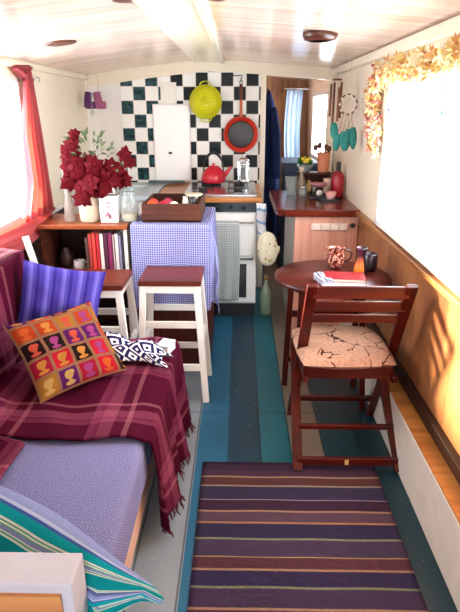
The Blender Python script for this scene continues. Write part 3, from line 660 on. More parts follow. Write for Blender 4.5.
# oven mitt and cloth at cooker side, floor bottle
tc_ = G((.16, 3.79, .62)); tc_.grid(lambda u, v: Vector((.118 + .065 * u + .012 * v + .004 * math.sin(v * 9), 3.785 + .012 * math.sin(u * 6 + v * 3), .875 - (.24 + .05 * u) * v)), 8, 16, lambda u, v: (u * .1, v * .3))
tag(tc_.build('kitchen_cloth', cloth('blue_white_cloth', stripe_fn([(0, '#f2f2f4'), (.4, '#8cb4d8'), (.62, '#f2f2f4')], .1, 1)), solid=.006), 'white and blue cloth hanging at the cooker corner', 'cloth')
om = thing('oven_mitt', (.20, 3.78, .45), 'cream floral oven mitt hanging at the right side of the cooker', 'oven mitt')
def flor(t):
    v = t.coord('UV'); d = t.node('ShaderNodeTexVoronoi'); d.inputs['Scale'].default_value = 5; t.link(v, d.inputs['Vector'])
    return t.ramp(d.outputs[0], [(0, '#b89a4a'), (.18, '#c8b070'), (.24, '#f0e6c8')], True)
g = G(om.location); M = frame((.20, 3.765, .555), (1, 0, .06), (.05, 0, 1)); pillow_g(g, M, .15, .25, .05, 0, 16, .003, rnd=.45); g.build('mitt_body', cloth('floral_cotton', flor), om)
g = G(om.location); M = frame((.252, 3.765, .52), (.9, 0, -.5), (.5, 0, .9)); pillow_g(g, M, .05, .13, .03, 0, 12, .001, rnd=.45); g.build('thumb', cloth('floral_cotton_thumb', flor), om)
g = G(om.location); g.tube([(.19, 3.785, .66), (.18, 3.80, .70), (.17, 3.82, .74)], .003, 6); g.build('hanging_loop', white_paint, om)
fb = thing('glass_bottle', (.205, 3.92, 0), 'greenish glass bottle standing on the floor beside the cooker', 'bottle'); l = fb.location
g = G(l); g.lathe([(0, 0), (.038, 0), (.042, .01), (.042, .16), (.03, .21), (.015, .24), (.015, .28)], l); g.build('bottle_body', plain('green_grey_glass', '#8c9c84', .15), fb)
g = G(l); g.lathe([(0, .28), (.018, .28), (.018, .31), (0, .31)], l); g.build('stopper', plain('amber_stopper', '#9a7438', .4), fb)

# coat, curtain and cabinet in the passage
cl_ = thing('hanging_coat', (.27, 4.9, .35), 'long dark navy coat hanging inside the galley doorway', 'coat'); l = cl_.location
g = G(l)
def coatf(u, v):
    a = 2 * PI * u; z = 1.64 - 1.25 * v; wx = .035 + .05 * min(1, v * 3) + .012 * v; wy = .05 + .12 * min(1, v * 3)
    rr = 1 + .12 * math.sin(6 * a + 2 * v) * v; sh_ = .02 * v
    if v < .06: wx *= .4 + v * 8; wy *= .4 + v * 8
    return Vector((.245 + sh_ + wx * math.cos(a) * rr, 4.95 + wy * math.sin(a) * rr, z))
navy = cloth('navy_wool', lambda t: t.ramp(t.noise(t.coord('UV', scale=(10, 3, 1)), 1.0, 3), [(.3, '#10162c'), (.7, '#26345c')]))
g.grid(coatf, 36, 40); g.build('coat_body', navy, cl_)
g = G(l); g.tube([(.28, 4.83, 1.5), (.30, 4.78, 1.3), (.31, 4.76, 1.1), (.315, 4.76, .93)], [.03, .045, .04, .034], 12); g.build('sleeve', navy, cl_)
g = G(l); g.tube([(.20, 4.92, 1.62), (.22, 4.93, 1.66), (.25, 4.95, 1.64)], .004, 6); g.build('hanging_loop', navy, cl_)
g = G((.165, 4.92, 1.62)); g.box((.163, 4.88, 1.59), (.175, 4.96, 1.66)); g.tube([(.175, 4.92, 1.63), (.205, 4.92, 1.625), (.21, 4.92, 1.65)], .006, 8); tag(g.build('coat_hook', dark_iron), 'dark hook on the passage wall above the coat', 'hook')
lc = thing('low_cabinet', (.55, 5.5, 0), 'dark cabinet in the passage beyond the worktop', 'cabinet')
g = G(lc.location); g.box((.40, 5.2, 0), (.76, 5.8, 1.02)); g.build('cabinet_body', plain('ink_blue_paint', '#141c2c', .5), lc, bevel=.005)
g = G(lc.location); g.box((.42, 5.19, .1), (.74, 5.2, .95)); d = g.build('door', plain('ink_blue_door', '#182238', .45), lc, bevel=.003)
g = G(lc.location); g.ball((.45, 5.18, .6), .012); g.build('knob', steel, d)
cu = thing('window_curtain', (.56, 6.0, .8), 'pale blue curtain hanging at the end of the passage', 'curtain')
g = G(cu.location); g.grid(lambda u, v: Vector((.50 + .17 * u - .02 * math.sin(v * PI), 6.15 + .015 * math.sin(u * 22) + .03 * u, 1.68 - .80 * v)), 30, 10); g.build('curtain_cloth', cloth('pale_blue_cotton', lambda t: t.ramp(t.noise(t.coord('UV', scale=(12, 1, 1)), 1.0, 2), [(.3, '#7f9cc0'), (.7, '#cfe0ee')])), cu, solid=.004)
g = G(cu.location); g.tube([(.46, 6.155, 1.69), (.735, 6.155, 1.69)], .006); g.build('curtain_rod', steel, cu)

# ================================================================== CHECKED CLOTH COUNTER
CTX0, CTX1, CTY0, CTY1 = -.60, -.17, 2.95, 3.52
cc = thing('cabinet_unit', (-.38, 3.2, 0), 'red-brown wooden cabinet under the blue checked cloth', 'cabinet'); l = cc.location
cabw = wood('cabinet_red_wood', '#3a120a', '#602412', .4, 2)
g = G(l); g.box((CTX0, CTY0, .03), (CTX1, CTY1, .885)); g.build('cabinet_body', cabw, cc, bevel=.004)
g = G(l); g.box((CTX0 + .01, CTY0 + .02, 0), (CTX1 - .01, CTY1 - .02, .03)); g.build('plinth', dark_iron, cc)
for a, b_ in ((CTX0 + .01, (CTX0 + CTX1) / 2 - .004), ((CTX0 + CTX1) / 2 + .004, CTX1 - .01)):
    g = G(l); g.box((a, CTY0 - .012, .05), (b_, CTY0, .86)); g.build('door', cabw, cc, bevel=.003)
g = G((-.38, 3.2, .89))
# cloth: one grid draped over front and right side
def drape(s, lo, hi, over0, over1):
    # s is arc position across; returns (coord, drop)
    if s < lo: return lo, lo - s
    if s > hi: return hi, s - hi
    return s, 0
def tcf(u, v):
    sx = CTX0 - .0 + u * (CTX1 - CTX0 + .30); sy = CTY0 - .50 + v * (CTY1 - CTY0 + .50)
    x, dx = drape(sx, CTX0 - .01, CTX1 + .012, 0, 0); y, dy = drape(sy, CTY0 - .022, CTY1, 0, 0)
    d = max(dx, dy) if not (dx and dy) else math.hypot(dx, dy) * .9
    ox = dx * .03 + (.008 * math.sin(sy * 26) * min(1, dx * 6)); oy = -dy * .05 + (-.012 * (1 + math.sin(sx * 24)) * min(1, dy * 6))
    if dx and dy: ox += .03 * min(dx, .15) / .15; 
    return Vector((x + ox, y + oy, .894 - d))
g.grid(tcf, 60, 80, lambda u, v: (u * .73, v * 1.07)); tag(g.build('checked_tablecloth', gingham, solid=.003), 'blue and white checked cloth draped over the red-brown cabinet', 'tablecloth')
tr = thing('wooden_tray', (-.39, 3.2, .897), 'rustic brown wooden crate tray on the blue checked cloth', 'crate'); l = tr.location
x0, x1, y0, y1, z0, z1 = -.545, -.215, 3.00, 3.40, .8985, 1.00
g = G(l); g.box((x0, y0, z0), (x1, y1, z0 + .01)); g.build('crate_base', rustic, tr)
for a, b_ in (((x0, y0), (x1, y0 + .014)), ((x0, y1 - .014), (x1, y1)), ((x0, y0 + .0142), (x0 + .014, y1 - .0142)), ((x1 - .014, y0 + .0142), (x1, y1 - .0142))):
    g = G(l); g.box((a[0], a[1], z0), (b_[0], b_[1], z1)); g.build('side_board', rustic, tr, bevel=.003)
for k, (x, y, r_, c_, lb) in enumerate(((-.50, 3.07, .030, '#d8581c', 'orange fruit at the front left of the crate'), (-.435, 3.08, .029, '#b01c30', 'red apple beside the orange in the crate'), (-.50, 3.15, .03, '#c23a2c', 'red apple behind the orange in the crate'), (-.37, 3.07, .028, '#e8e2d2', 'white onion in the crate'), (-.42, 3.17, .03, '#a82848', 'dark pink apple at the middle of the crate'))):
    g = G((x, y, z0 + .01)); g.ball((x, y, z0 + .0115 + r_ * .92 + .042), r_, 18, (1, 1, .92)); tag(g.build('fruit', plain('fruit_skin', c_, .35)), lb, 'fruit', 'fruit in the wooden crate')
g = G((-.45, 3.12, z0 + .01)); g.box((-.528, 3.017, z0 + .0105), (-.345, 3.22, z0 + .050)); tag(g.build('egg_box', plain('grey_pulp', '#6a5a50', .9), bevel=.008), 'grey pulp box under the fruit in the crate', 'box')
pl = G((-.28, 3.1, z0 + .01)); 
for k, (x, c_) in enumerate(((-.312, '#c8c0b0'), (-.268, '#141416'))):
    g = G((x, 3.13, z0 + .0105)); g.lathe([(0, 0), (.018, 0), (.02, .01), (.02, .08), (.014, .1), (.014, .112), (0, .112)], (x, 3.13, z0 + .0105), 16); tag(g.build('sauce_bottle', plain('sauce_%d' % k, c_, .3)), ('pale' if k == 0 else 'black') + ' small bottle standing in the right half of the crate', 'bottle')
lathe_thing('pasta_plate', (-.275, 3.28, z0 + .0105), [(0, 0), (.03, 0), (.03, .09), (.055, .102), (.052, .107), (0, .098)], plain('cream_plate', '#e8dcc0', .35), 'cream footed dish at the back right of the crate', 'dish')
bd = G((-.3, 3.62, .93)); 

# ================================================================== BOOKSHELF UNIT
bs = thing('bookshelf', (-.86, 3.1, 0), 'brown wooden shelf unit holding upright books by the left wall', 'bookshelf'); l = bs.location
SX0, SX1, SY0, SY1 = -1.12, -.63, 2.97, 3.30
g = G(l); g.box((SX0 - .02, SY0 - .03, .868), (SX1 + .012, SY1, .890)); g.build('top', oakshelf, bs, bevel=.003)
for x in (SX0, SX1 - .02):
    g = G(l); g.box((x, SY0, 0), (x + .02, SY1, .868)); g.build('side_panel', rustic if x < -1 else white_paint, bs)
for z in (.08, .58):
    g = G(l); g.box((SX0 + .02, SY0, z), (SX1 - .02, SY1, z + .02)); g.build('shelf', oakshelf, bs)
g = G(l); g.box((SX0 + .02, SY1 - .012, .1), (SX1 - .02, SY1, .868)); g.build('back_panel', plain('shelf_back', '#32100c', .6), bs)
cols = [('#5a4038', .018, .21), ('#b84038', .018, .235), ('#e84038', .022, .24), ('#c02430', .02, .24), ('#f0dcd0', .022, .235), ('#58203a', .022, .24), ('#8c2858', .024, .24), ('#c8a8a8', .012, .23), ('#e4dcd8', .022, .235), ('#9a98b8', .012, .225)]
nm = ['dark brown', 'brick red', 'bright red', 'crimson', 'cream', 'plum', 'magenta', 'dusty pink', 'white', 'pale lilac']; x = -.875
for k, (c_, wd, ht) in enumerate(cols):
    if x + wd > SX1 - .022: break
    cv = plain('spine_' + nm[k].replace(' ', '_'), c_, .5); r = thing('book', (x + wd / 2, SY0 + .1, .6005), nm[k] + ' spined book upright on the shelf below the vases', 'book', 'books upright on the shelf')
    g = G(r.location); g.box((x + .002, SY0 + .013, .603), (x + wd - .002, SY0 + .17, .60 + ht - .004)); g.build('pages', plain('page_white', '#e8e0d0', .8), r)
    g = G(r.location); g.box((x, SY0 + .01, .6008), (x + wd, SY0 + .0125, .60 + ht)); g.box((x, SY0 + .01, .6008), (x + .0018, SY0 + .175, .60 + ht)); g.box((x + wd - .0018, SY0 + .01, .6008), (x + wd, SY0 + .175, .60 + ht)); g.build('book_cover', cv, r)
    x += wd + .0015
mg = thing('mug', (-.94, 3.06, .6005), 'white mug in the dark left end of the shelf', 'mug'); l = mg.location
g = G(l); g.lathe([(0, 0), (.03, 0), (.033, .005), (.033, .06), (.030, .06), (.029, .008), (0, .006)], l); g.build('mug_body', plain('mug_white', '#cfc6c4', .4), mg)
g = G(l); g.tube([l + Vector((.031 + .02 * math.sin(a), 0, .032 + .018 * math.cos(a))) for a in [PI * i / 8 for i in range(9)]], .004, 8); g.build('handle', plain('mug_handle', '#cfc6c4', .4), mg)
lathe_thing('ginger_jar', (-1.03, 3.12, .6005), [(0, 0), (.03, 0), (.042, .03), (.045, .07), (.025, .105), (.028, .12), (0, .125)], plain('brown_jar', '#3c2a2a', .3), 'dark round jar beside the white mug on the shelf', 'jar')

# vases and jars on top of the shelf
TZ2 = .8905
lathe_thing('tall_bottle', (-.965, 3.05, TZ2), [(0, 0), (.03, 0), (.033, .01), (.027, .08), (.019, .16), (.016, .25), (.022, .29), (.019, .29), (.013, .25), (0, .02)], glass('smoky_glass', '#cbbfb4', .05, .3), 'slim clear glass bottle vase at the left end of the shelf top', 'bottle')
vz = thing('stoneware_vase', (-.855, 3.06, TZ2), 'beige stoneware vase on the shelf top holding red poinsettia sprays', 'vase'); l = vz.location
g = G(l); g.lathe([(0, 0), (.048, 0), (.054, .01), (.056, .10), (.05, .16), (.042, .19), (.044, .205), (.038, .205), (.036, .18), (.0, .02)], l, 28); g.build('vase_body', plain('beige_stoneware', '#c9b49c', .45), vz)
pi_ = thing('poinsettia_spray', (-.84, 3.06, TZ2 + .05), 'bushy spray of deep red poinsettia flowers rising from the beige vase', 'flowers'); l = pi_.location
redp = plain('bract_red', '#5a0612', .7, var=.5, scale=20, spec=.08); grn = plain('leaf_dark', '#55603a', .55)
heads = [(-.90, 2.98, 1.24, .065), (-.85, 2.97, 1.165, .065), (-.96, 2.99, 1.17, .06), (-.77, 2.98, 1.14, .055), (-.89, 2.96, 1.08, .055), (-.72, 2.99, 1.17, .055), (-.82, 2.98, 1.25, .055), (-.955, 3.02, 1.30, .075), (-.93, 3.0, 1.20, .07), (-.88, 2.99, 1.13, .07), (-.83, 3.0, 1.20, .07), (-.86, 3.04, 1.25, .065), (-.78, 3.0, 1.19, .06), (-.74, 3.02, 1.235, .06), (-.66, 3.03, 1.31, .045), (-.64, 3.03, 1.27, .04), (-.67, 3.02, 1.17, .05), (-.80, 3.0, 1.12, .06), (-.93, 3.04, 1.41, .04), (-.97, 3.02, 1.24, .06), (-.70, 3.03, 1.23, .05), (-.945, 3.03, 1.36, .045)]
for k, (hx, hy, hz, hr) in enumerate(heads):
    g = G(l); rd = random.Random(k + 20); hz -= .045; hx += .035; c = Vector((hx, hy, hz)); nrm = Vector((rd.uniform(-.4, .4), -1, rd.uniform(-.3, .5))).normalized(); a1 = nrm.orthogonal().normalized(); a2 = nrm.cross(a1)
    for ring, (cnt, rl) in enumerate(((7, 1.0), (6, .65))):
        for j in range(cnt):
            a = 2 * PI * j / cnt + ring * .4 + rd.uniform(-.2, .2); dr = (a1 * math.cos(a) + a2 * math.sin(a)); sd_ = nrm.cross(dr); L_ = hr * rl * rd.uniform(.85, 1.2); W_ = L_ * .40
            b0 = c + nrm * .008 * ring; tip = b0 + dr * L_ - nrm * L_ * rd.uniform(-.1, .35); m = b0 + dr * L_ * .5 + nrm * L_ * .12
            g._add([b0, m + sd_ * W_ - nrm * .004, tip, m - sd_ * W_ - nrm * .004, m], [(0, 1, 4), (1, 2, 4), (2, 3, 4), (3, 0, 4)])
    g.ball(c + nrm * .01, .006, 6)
    g.build('flower_head', redp, pi_)
    g = G(l); base = Vector((-.855, 3.06, TZ2 + .12)); mid = Vector((-.855 + (hx + .855) * .25, 3.055, TZ2 + .22)); g.tube([base, mid, c + Vector((0, .015, -.0))], .0022, 5); g.build('stem', grn, pi_)
g = G(l); leafset(g, (-.80, 3.04, 1.25), 60, (.15, .03, .13), .05, .45, 9, -.6); g.build('foliage', plain('silver_leaf', '#5f6a4c', .7, spec=.1), pi_)
pj_ = thing('picture_jar', (-.733, 3.05, TZ2), 'white rectangular jar with floral picture and metal clip lid', 'jar'); l = pj_.location
def picm():
    t = NT('floral_front', .35); v = t.coord(); s = t.sep(v); n = t.noise(v, 38, 3)
    c = t.ramp(n, [(.45, '#ece8e6'), (.52, '#b8868e'), (.60, '#7a1c30'), (.66, '#3c4a44')]); r_ = t.math('ADD', t.math('POWER', t.math('DIVIDE', s[0], .032), 2.0), t.math('POWER', t.math('DIVIDE', t.math('SUBTRACT', s[2], .07), .05), 2.0))
    t.col(t.mix(t.math('LESS_THAN', r_, 1.0), '#ece8e6', c)); return t.m
g = G(l); g.box(l + Vector((-.05, -.04, 0)), l + Vector((.05, .04, .155))); g.build('jar_body', picm(), pj_, bevel=.008)
g = G(l); g.box(l + Vector((-.052, -.042, .150)), l + Vector((.052, .042, .162))); g.build('metal_rim', steel, pj_, bevel=.003)
g = G(l); g.lathe([(0, .162), (.036, .162), (.03, .19), (.012, .205), (0, .207)], l); g.build('lid', plain('jar_lid_white', '#efece8', .35), pj_)
gj = thing('glass_jar', (-.625, 3.06, TZ2), 'clear round glass jar at the right end of the shelf top', 'jar'); l = gj.location
g = G(l); g.lathe([(0, 0), (.045, 0), (.05, .01), (.05, .11), (.036, .15), (.036, .17)], l); g.build('jar_body', jarglass, gj)
g = G(l); g.lathe([(0, .17), (.038, .17), (.04, .185), (.02, .20), (0, .201)], l); g.ball(l + Vector((0, 0, .213)), .012); g.build('lid', jarglass, gj)
g = G(l); g.lathe([(0, .006), (.042, .006), (.045, .012), (.045, .045), (0, .05)], l); g.build('contents', plain('beige_grain', '#b8a484', .8, scale=60), gj)

# purple pouches near the corner
for k, (x, c_, lb) in enumerate(((-1.135, '#5a2a5c', 'purple felt bootie hanging in the left corner near the ceiling'), (-1.06, '#a05878', 'mauve felt bootie hanging right of the purple one'))):
    r = thing('felt_bootie', (x, 4.30, 1.50), lb, 'ornament', 'felt booties on the left'); l = r.location
    g = G(l); M = frame((x, 4.30, 1.555), (1, 0, .15 * (1 if k else -1)), (0, 0, 1)); pillow_g(g, M, .055, .11, .04, -.1, 12); M = frame((x + .018, 4.30, 1.52), (1, 0, 0), (0, 0, 1)); pillow_g(g, M, .075, .05, .04, -.1, 10); g.build('bootie_body', plain('felt_%d' % k, c_, .9), r)
    g = G(l); g.tube([(x, 4.30, 1.605), (x + .01, 4.30, 1.68), (x, 4.31, 1.735)], .0025, 6); g.build('cord', plain('cord', '#c8b8a8', .8), r)
r = thing('glass_drop', (-1.095, 4.24, 1.44), 'small clear glass drop hanging below the felt booties', 'ornament'); g = G(r.location); g.ball((-1.095, 4.24, 1.465), .018, 12, (1, 1, 1.3)); g.build('drop', jarglass, r)
g = G(r.location); g.tube([(-1.095, 4.24, 1.488), (-1.095, 4.24, 1.745)], .0015, 5); g.build('thread', steel, r)

# ================================================================== STOOLS
def stool(loc, label):
    r = thing('bar_stool', loc, label, 'stool', 'white legged stools at the counter'); l = Vector(loc)
    hw, hd, H_ = .16, .145, .68
    g = G(l); g.box(l + Vector((-hw, -hd, H_ - .028)), l + Vector((hw, hd, H_))); g.build('seat', seatwood, r, bevel=.005)
    g = G(l)
    for a, b_ in (((-hw + .012, -hd + .01), (hw - .012, -hd + .03)), ((-hw + .012, hd - .03), (hw - .012, hd - .01)), ((-hw + .012, -hd + .03), (-hw + .032, hd - .03)), ((hw - .032, -hd + .03), (hw - .012, hd - .03))): g.box(l + Vector((a[0], a[1], H_ - .068)), l + Vector((b_[0], b_[1], H_ - .0282)))
    g.build('seat_frame', white_paint, r, bevel=.002)
    foot = {}
    for sx in (-1, 1):
        for sy in (-1, 1):
            tp = l + Vector((sx * (hw - .024), sy * (hd - .024), H_ - .029)); bt = l + Vector((sx * (hw + .018), sy * (hd + .012), 0)); foot[sx, sy] = (tp, bt)
            g = G(l); g.bar(tp, bt, .034, .030, (0, 1, 0)); g.build('leg', white_paint, r, bevel=.003)
    def at(sx, sy, z): tp, bt = foot[sx, sy]; t_ = (tp.z - l.z - z) / (tp.z - bt.z); return tp.lerp(bt, t_)
    for (a, b_, zs) in (((-1, -1), (1, -1), (.44, .20)), ((-1, 1), (1, 1), (.44, .20)), ((-1, -1), (-1, 1), (.32,)), ((1, -1), (1, 1), (.32,))):
        for z in zs: g = G(l); g.bar(at(*a, z), at(*b_, z), .018, .036); g.build('rung', white_paint, r, bevel=.002)
    return r
s1 = stool((-.352, 2.735, 0), 'white stool with red-brown seat in front of the checked cloth, right one')
dup(s1, (-.735, 2.66, 0), 'white stool with red-brown seat in front of the books, half behind the sofa')

# ================================================================== SOFA
sf = thing('sofa', (-.76, 1.58, 0), 'low sofa with blue-grey woven cushions along the left wall', 'sofa'); l = sf.location
pinkw = wood('pale_pink_wood', '#c09a88', '#d8b4a0', .5, 1)
g = G(l); g.box((-1.2, .88, .10), (-.345, 2.33, .27)); g.build('sofa_base', pinkw, sf, bevel=.004)
for x in (-1.15, -.42):
    for y in (.95, 2.22): g = G(l); g.box((x, y, 0), (x + .05, y + .05, .10)); g.build('leg', pinkw, sf)
def cush(name, a, b, bev, mat, sub=2):
    g = G(l); n_ = 14
    x0, y0, z0 = a; x1, y1, z1 = b
    # box with uv, six grids
    def uvbox():
        g.grid(lambda u, v: Vector((x0 + (x1 - x0) * u, y0 + (y1 - y0) * v, z1 + .012 * math.sin(PI * u) * math.sin(PI * v))), n_, n_, lambda u, v: (u * (x1 - x0), v * (y1 - y0)))
        g.grid(lambda u, v: Vector((x1, y0 + (y1 - y0) * u, z0 + (z1 - z0) * v)), n_, 4, lambda u, v: (u * (y1 - y0), v * (z1 - z0)))
        g.grid(lambda u, v: Vector((x0, y1 - (y1 - y0) * u, z0 + (z1 - z0) * v)), n_, 4)
        g.grid(lambda u, v: Vector((x0 + (x1 - x0) * u, y0, z0 + (z1 - z0) * v)), n_, 4, lambda u, v: (u * (x1 - x0), v * (z1 - z0)))
        g.grid(lambda u, v: Vector((x1 - (x1 - x0) * u, y1, z0 + (z1 - z0) * v)), n_, 4)
        g.grid(lambda u, v: Vector((x0 + (x1 - x0) * u, y1 - (y1 - y0) * v, z0)), n_, n_)
    uvbox(); o = g.build(name, mat, sf); md = o.modifiers.new('weld', 'WELD'); md.merge_threshold = .0005
    md = o.modifiers.new('bevel', 'BEVEL'); md.width = bev; md.segments = 4; md.limit_method = 'ANGLE'; md.angle_limit = .7; return o
cush('seat_cushion', (-1.19, .885, .275), (-.315, 1.60, .445), .03, bluecover)
cush('seat_cushion', (-1.19, 1.605, .275), (-.315, 2.32, .445), .03, bluecover)
cush('backrest_cushion', (-1.2, .885, .46), (-.98, 2.32, .88), .05, bluecover)
# near arm: white topped box with brown front
ar = G(l); ar.box((-1.2, .795, 0), (-.322, .875, .63)); ar.build('arm', plain('arm_paint', '#b4b0bc', .45, var=.15), sf, bevel=.004)
g = G(l); g.box((-1.19, .787, .02), (-.345, .795, .605)); o = g.build('arm_front_panel', wood('tan_panel', '#9a5c34', '#bf8450', .4, 0), sf); o['label'] = 'orange-brown panel on the arm end'

# plaid throw over the far seat (own object), hanging to the floor at the front
def throwf(u, v):
    # u: from back (0) across seat and over front to near floor (1); v: along y
    L1, L2, L3 = .0, .70, .42; s = u * (L1 + L2 + L3); y = 1.53 + .83 * v
    wob = math.sin(y * 23) * .012 + math.sin(y * 51) * .005
    if s < L1:
        t_ = s / .5; z = .90 - (.90 - .50) * t_; x = -.965 + .02 * t_; return Vector((x + .012 * math.sin(y * 17), y - .02 * (1 - t_), z))
    if s < L1 + L2:
        t_ = (s - L1) / L2; k = min(1, t_ * 8); xx = -.925 + (.635) * t_
        z = .50 - .035 * k - .01 * (1 if t_ < .9 else 1) + (.004 * math.sin(t_ * 20 + y * 15)) + .006 - (0.015 * max(0, (t_ - .9) / .1))
        return Vector((xx, y + .01 * math.sin(t_ * 9), z + .004))
    t_ = (s - L1 - L2) / L3; fl_ = t_ ** .8
    x = -.288 + .035 * fl_ + (wob * 1.6 + .012 * math.sin(y * 38)) * t_
    return Vector((x, y + .03 * t_ + .01 * math.sin(y * 30) * t_, .445 - (.395 + .015 * math.sin(y * 33)) * t_))
pth = thing('plaid_throw', (-.6, 1.95, .46), 'fringed maroon and pink plaid throw over the sofa seat, hanging to the floor', 'throw'); l = pth.location
g = G(l); g.grid(throwf, 90, 70, lambda u, v: (u * 1.12 + .55, v * .83 + .05)); g.build('throw_cloth', plaid, pth, solid=.008)
g = G(l)
rd = random.Random(5)
for k in range(70):
    p = throwf(1, (k + .5) / 70); q = p + Vector((rd.uniform(.0, .025), rd.uniform(-.012, .012), -min(p.z - .006, rd.uniform(.03, .05)))); g.tube([p + Vector((0, 0, .006)), (p + q) / 2 + Vector((rd.uniform(-.006, .006), 0, 0)), q], [.0035, .003, .002], 5)
g.build('fringe', plain('maroon_yarn', '#4c0c26', .9), pth)['kind'] = 'stuff'
# backrest throw
def backf(u, v):
    y = 1.20 + 1.16 * v; s = u * .95
    ny = .012 * math.sin(y * 15 + u * 4)
    if s < .22: t_ = s / .22; return Vector((-1.192 + .20 * t_, y, .895 + .012 * math.sin(t_ * PI) + ny * .4))
    t_ = (s - .22) / .73; x = -.968 + .03 * t_ + ny
    z = .895 - .42 * min(1, t_ / .58) + (.0)
    if t_ > .58:
        q = (t_ - .58) / .42; return Vector((-.940 + (.24 if y < 1.50 else .24 * max(.02, 1 - (y - 1.50) * 12)) * q + ny * (1 - q) * (.3 if y > 1.5 else 1), y, .482 - .012 * min(1, q * 3) + .004 * math.sin(y * 20)))
    return Vector((x + .0, y, z))
bt = G((-1.0, 1.7, .6)); bt.grid(backf, 60, 70, lambda u, v: (u * .95 + .12, v * 1.16 + .1)); tag(bt.build('backrest_throw', plaid, solid=.008), 'maroon and pink plaid throw covering the sofa backrest under the red curtain', 'throw')

# pillows
def tile_pillow(name, M, w_, h_, t_, mat, label, uvs=(1, 1), pinch=.07, wr=.006):
    o = M.translation; g = G(o); pillow_g(g, M, w_, h_, t_, pinch, 26, wr, uvs); return tag(g.build(name, mat), label, 'cushion')
M = frame((-.683, 1.95, .60), (.72, .69, .03), (-.50, .50, .66)); tile_pillow('scatter_cushion', M, .375, .345, .12, cameo, 'orange and red cushion printed with squares of head silhouettes on the plaid throw')
M = frame((-.785, 2.20, .665), (.93, .30, -.24), (.10, .28, .95)); tile_pillow('scatter_cushion', M, .35, .40, .14, blue_stripe, 'blue and lilac striped cushion behind the silhouette cushion')
M = frame((-.50, .935, .462), (.83, -.46, -.09), (.38, .56, .66)); g = G(M.translation); pillow_g(g, M, .58, .30, .12, -.16, 30, .006, (1, -1.9))
g.uv = {k: [(a, b + 1.9) for a, b in q] for k, q in g.uv.items()}
for p in g.v:                                   # squashed against the arm and the seat
    q = M.inverted() @ (p + g.o); k = 1 - .88 * min(1, max(0, (q.x / .29 - .0))) ** 1.3; q.y = .15 - (.15 - q.y) * k; q.z *= .4 + .6 * k
    q = M @ q; p.x, p.y, p.z = q - g.o
    if q.x < -.315: p.y = max(p.y, .882 - g.o.y)
    if q.y > .87 or q.x < -.30: p.z = max(p.z, .452 - g.o.z)
tag(g.build('scatter_cushion', teal_stripe), 'teal, white and green striped cushion behind the white sofa arm', 'cushion')
# navy and white patterned cloth bundled at the far end of the seat
sc_ = G((-.45, 2.22, .46))
def scf(u, v):
    x = -.70 + .40 * u; y = 2.27 - .15 * v - .14 * u * (1 - .2 * v)
    z = .480 + .075 * math.sin(PI * v) * (1 - .55 * u) + .018 * math.sin(u * 17 + v * 4) * math.sin(PI * min(1, v * 1.2 + .1)) + .05 * (1 - u) ** 2 * (1 - v)
    return Vector((x + .02 * math.sin(v * 7), y + .015 * math.sin(u * 11), z + .016))
sc_.grid(scf, 50, 30, lambda u, v: (u * .40, v * .25)); tag(sc_.build('patterned_scarf', ikat, solid=.006), 'navy and white diamond patterned cloth bundled at the far end of the sofa seat', 'cloth')
bx = thing('paper_box', (-.31, 2.2, .475), 'small white box at the sofa corner next to the patterned cloth', 'box'); Mb = Matrix.Translation((-.325, 2.20, .478)) @ Matrix.Rotation(-.3, 4, 'Z')
g = G(bx.location); g.box((-.028, -.04, 0), (.028, .04, .032), Mb); g.build('box_body', plain('pale_card', '#dfe2e8', .6), bx)
g = G(bx.location); g.box((-.030, -.042, .0325), (.030, .042, .040), Mb); g.build('box_lid', plain('white_card', '#c8cdd8', .6), bx)
# white strip behind the pillows
g = G((-.867, 2.60, 0)); g.bar((-.867, 2.60, .0), (-1.055, 2.60, .905), .034, .012, (0, 1, 0)); tag(g.build('wooden_batten', white_paint, bevel=.003), 'white painted stick leaning behind the blue striped cushion', 'stick')

# ================================================================== RED CURTAIN
def red_t():
    t = NT('red_voile', .8); t.col('#b0545a'); tr = t.node('ShaderNodeBsdfTranslucent'); tr.inputs[0].default_value = rgb('#e89488')
    mx = t.node('ShaderNodeMixShader'); mx.inputs[0].default_value = .45; t.link(t.b.outputs[0], mx.inputs[1]); t.link(tr.outputs[0], mx.inputs[2]); t.link(mx.outputs[0], t.n['Material Output'].inputs[0]); return t.m
rc = thing('window_curtain', (-1.18, 3.1, .9), 'coral red voile curtain tied back beside the left window', 'curtain'); l = rc.location; rv = red_t()
def curf(u, v):
    z = 1.72 - .80 * v; yr = 3.29 - .02 * v; wdt = .06 + .16 * min(1, v * 2.2) + .05 * v + .25 * max(0, v - .75) * 2
    y = yr - wdt * (1 - u); x = -1.185 + .022 * math.sin(u * 26 + v * 2) * (.5 + v) + .03 * v
    return Vector((x, y, z))
g = G(l); g.grid(curf, 60, 30); g.build('hanging_panel', rv, rc, solid=.002)
def swf(u, v):
    # swag sweeping from the bottom of the bunch towards the near side of the window
    y = 3.28 - 1.3 * u; zt = .985 - .05 * math.sin(u * PI * .6) - .02 * u; hb_ = .12 + .06 * math.sin(min(1, u * 1.6) * PI)
    return Vector((-1.165 + .03 * math.sin(v * PI) + .015 * math.sin(v * 16 + u * 5), y, zt - hb_ * v))
g = G(l); g.grid(swf, 50, 20); g.build('tied_swag', rv, rc, solid=.002)
g = G(l); g.tube([(-1.19, 3.27, 1.735), (-1.185, 2.2, 1.725), (-1.19, .4, 1.735)], .004, 6); g.build('curtain_wire', steel, rc)
def flf(u, v): return Vector((-1.18 + .02 * math.sin(v * 12), 3.28 - .22 * u, 1.725 - .015 * u - v * (.10 * (1 - u) + .02)))
g = G(l); g.grid(flf, 14, 8); g.build('gathered_heading', rv, rc, solid=.002)
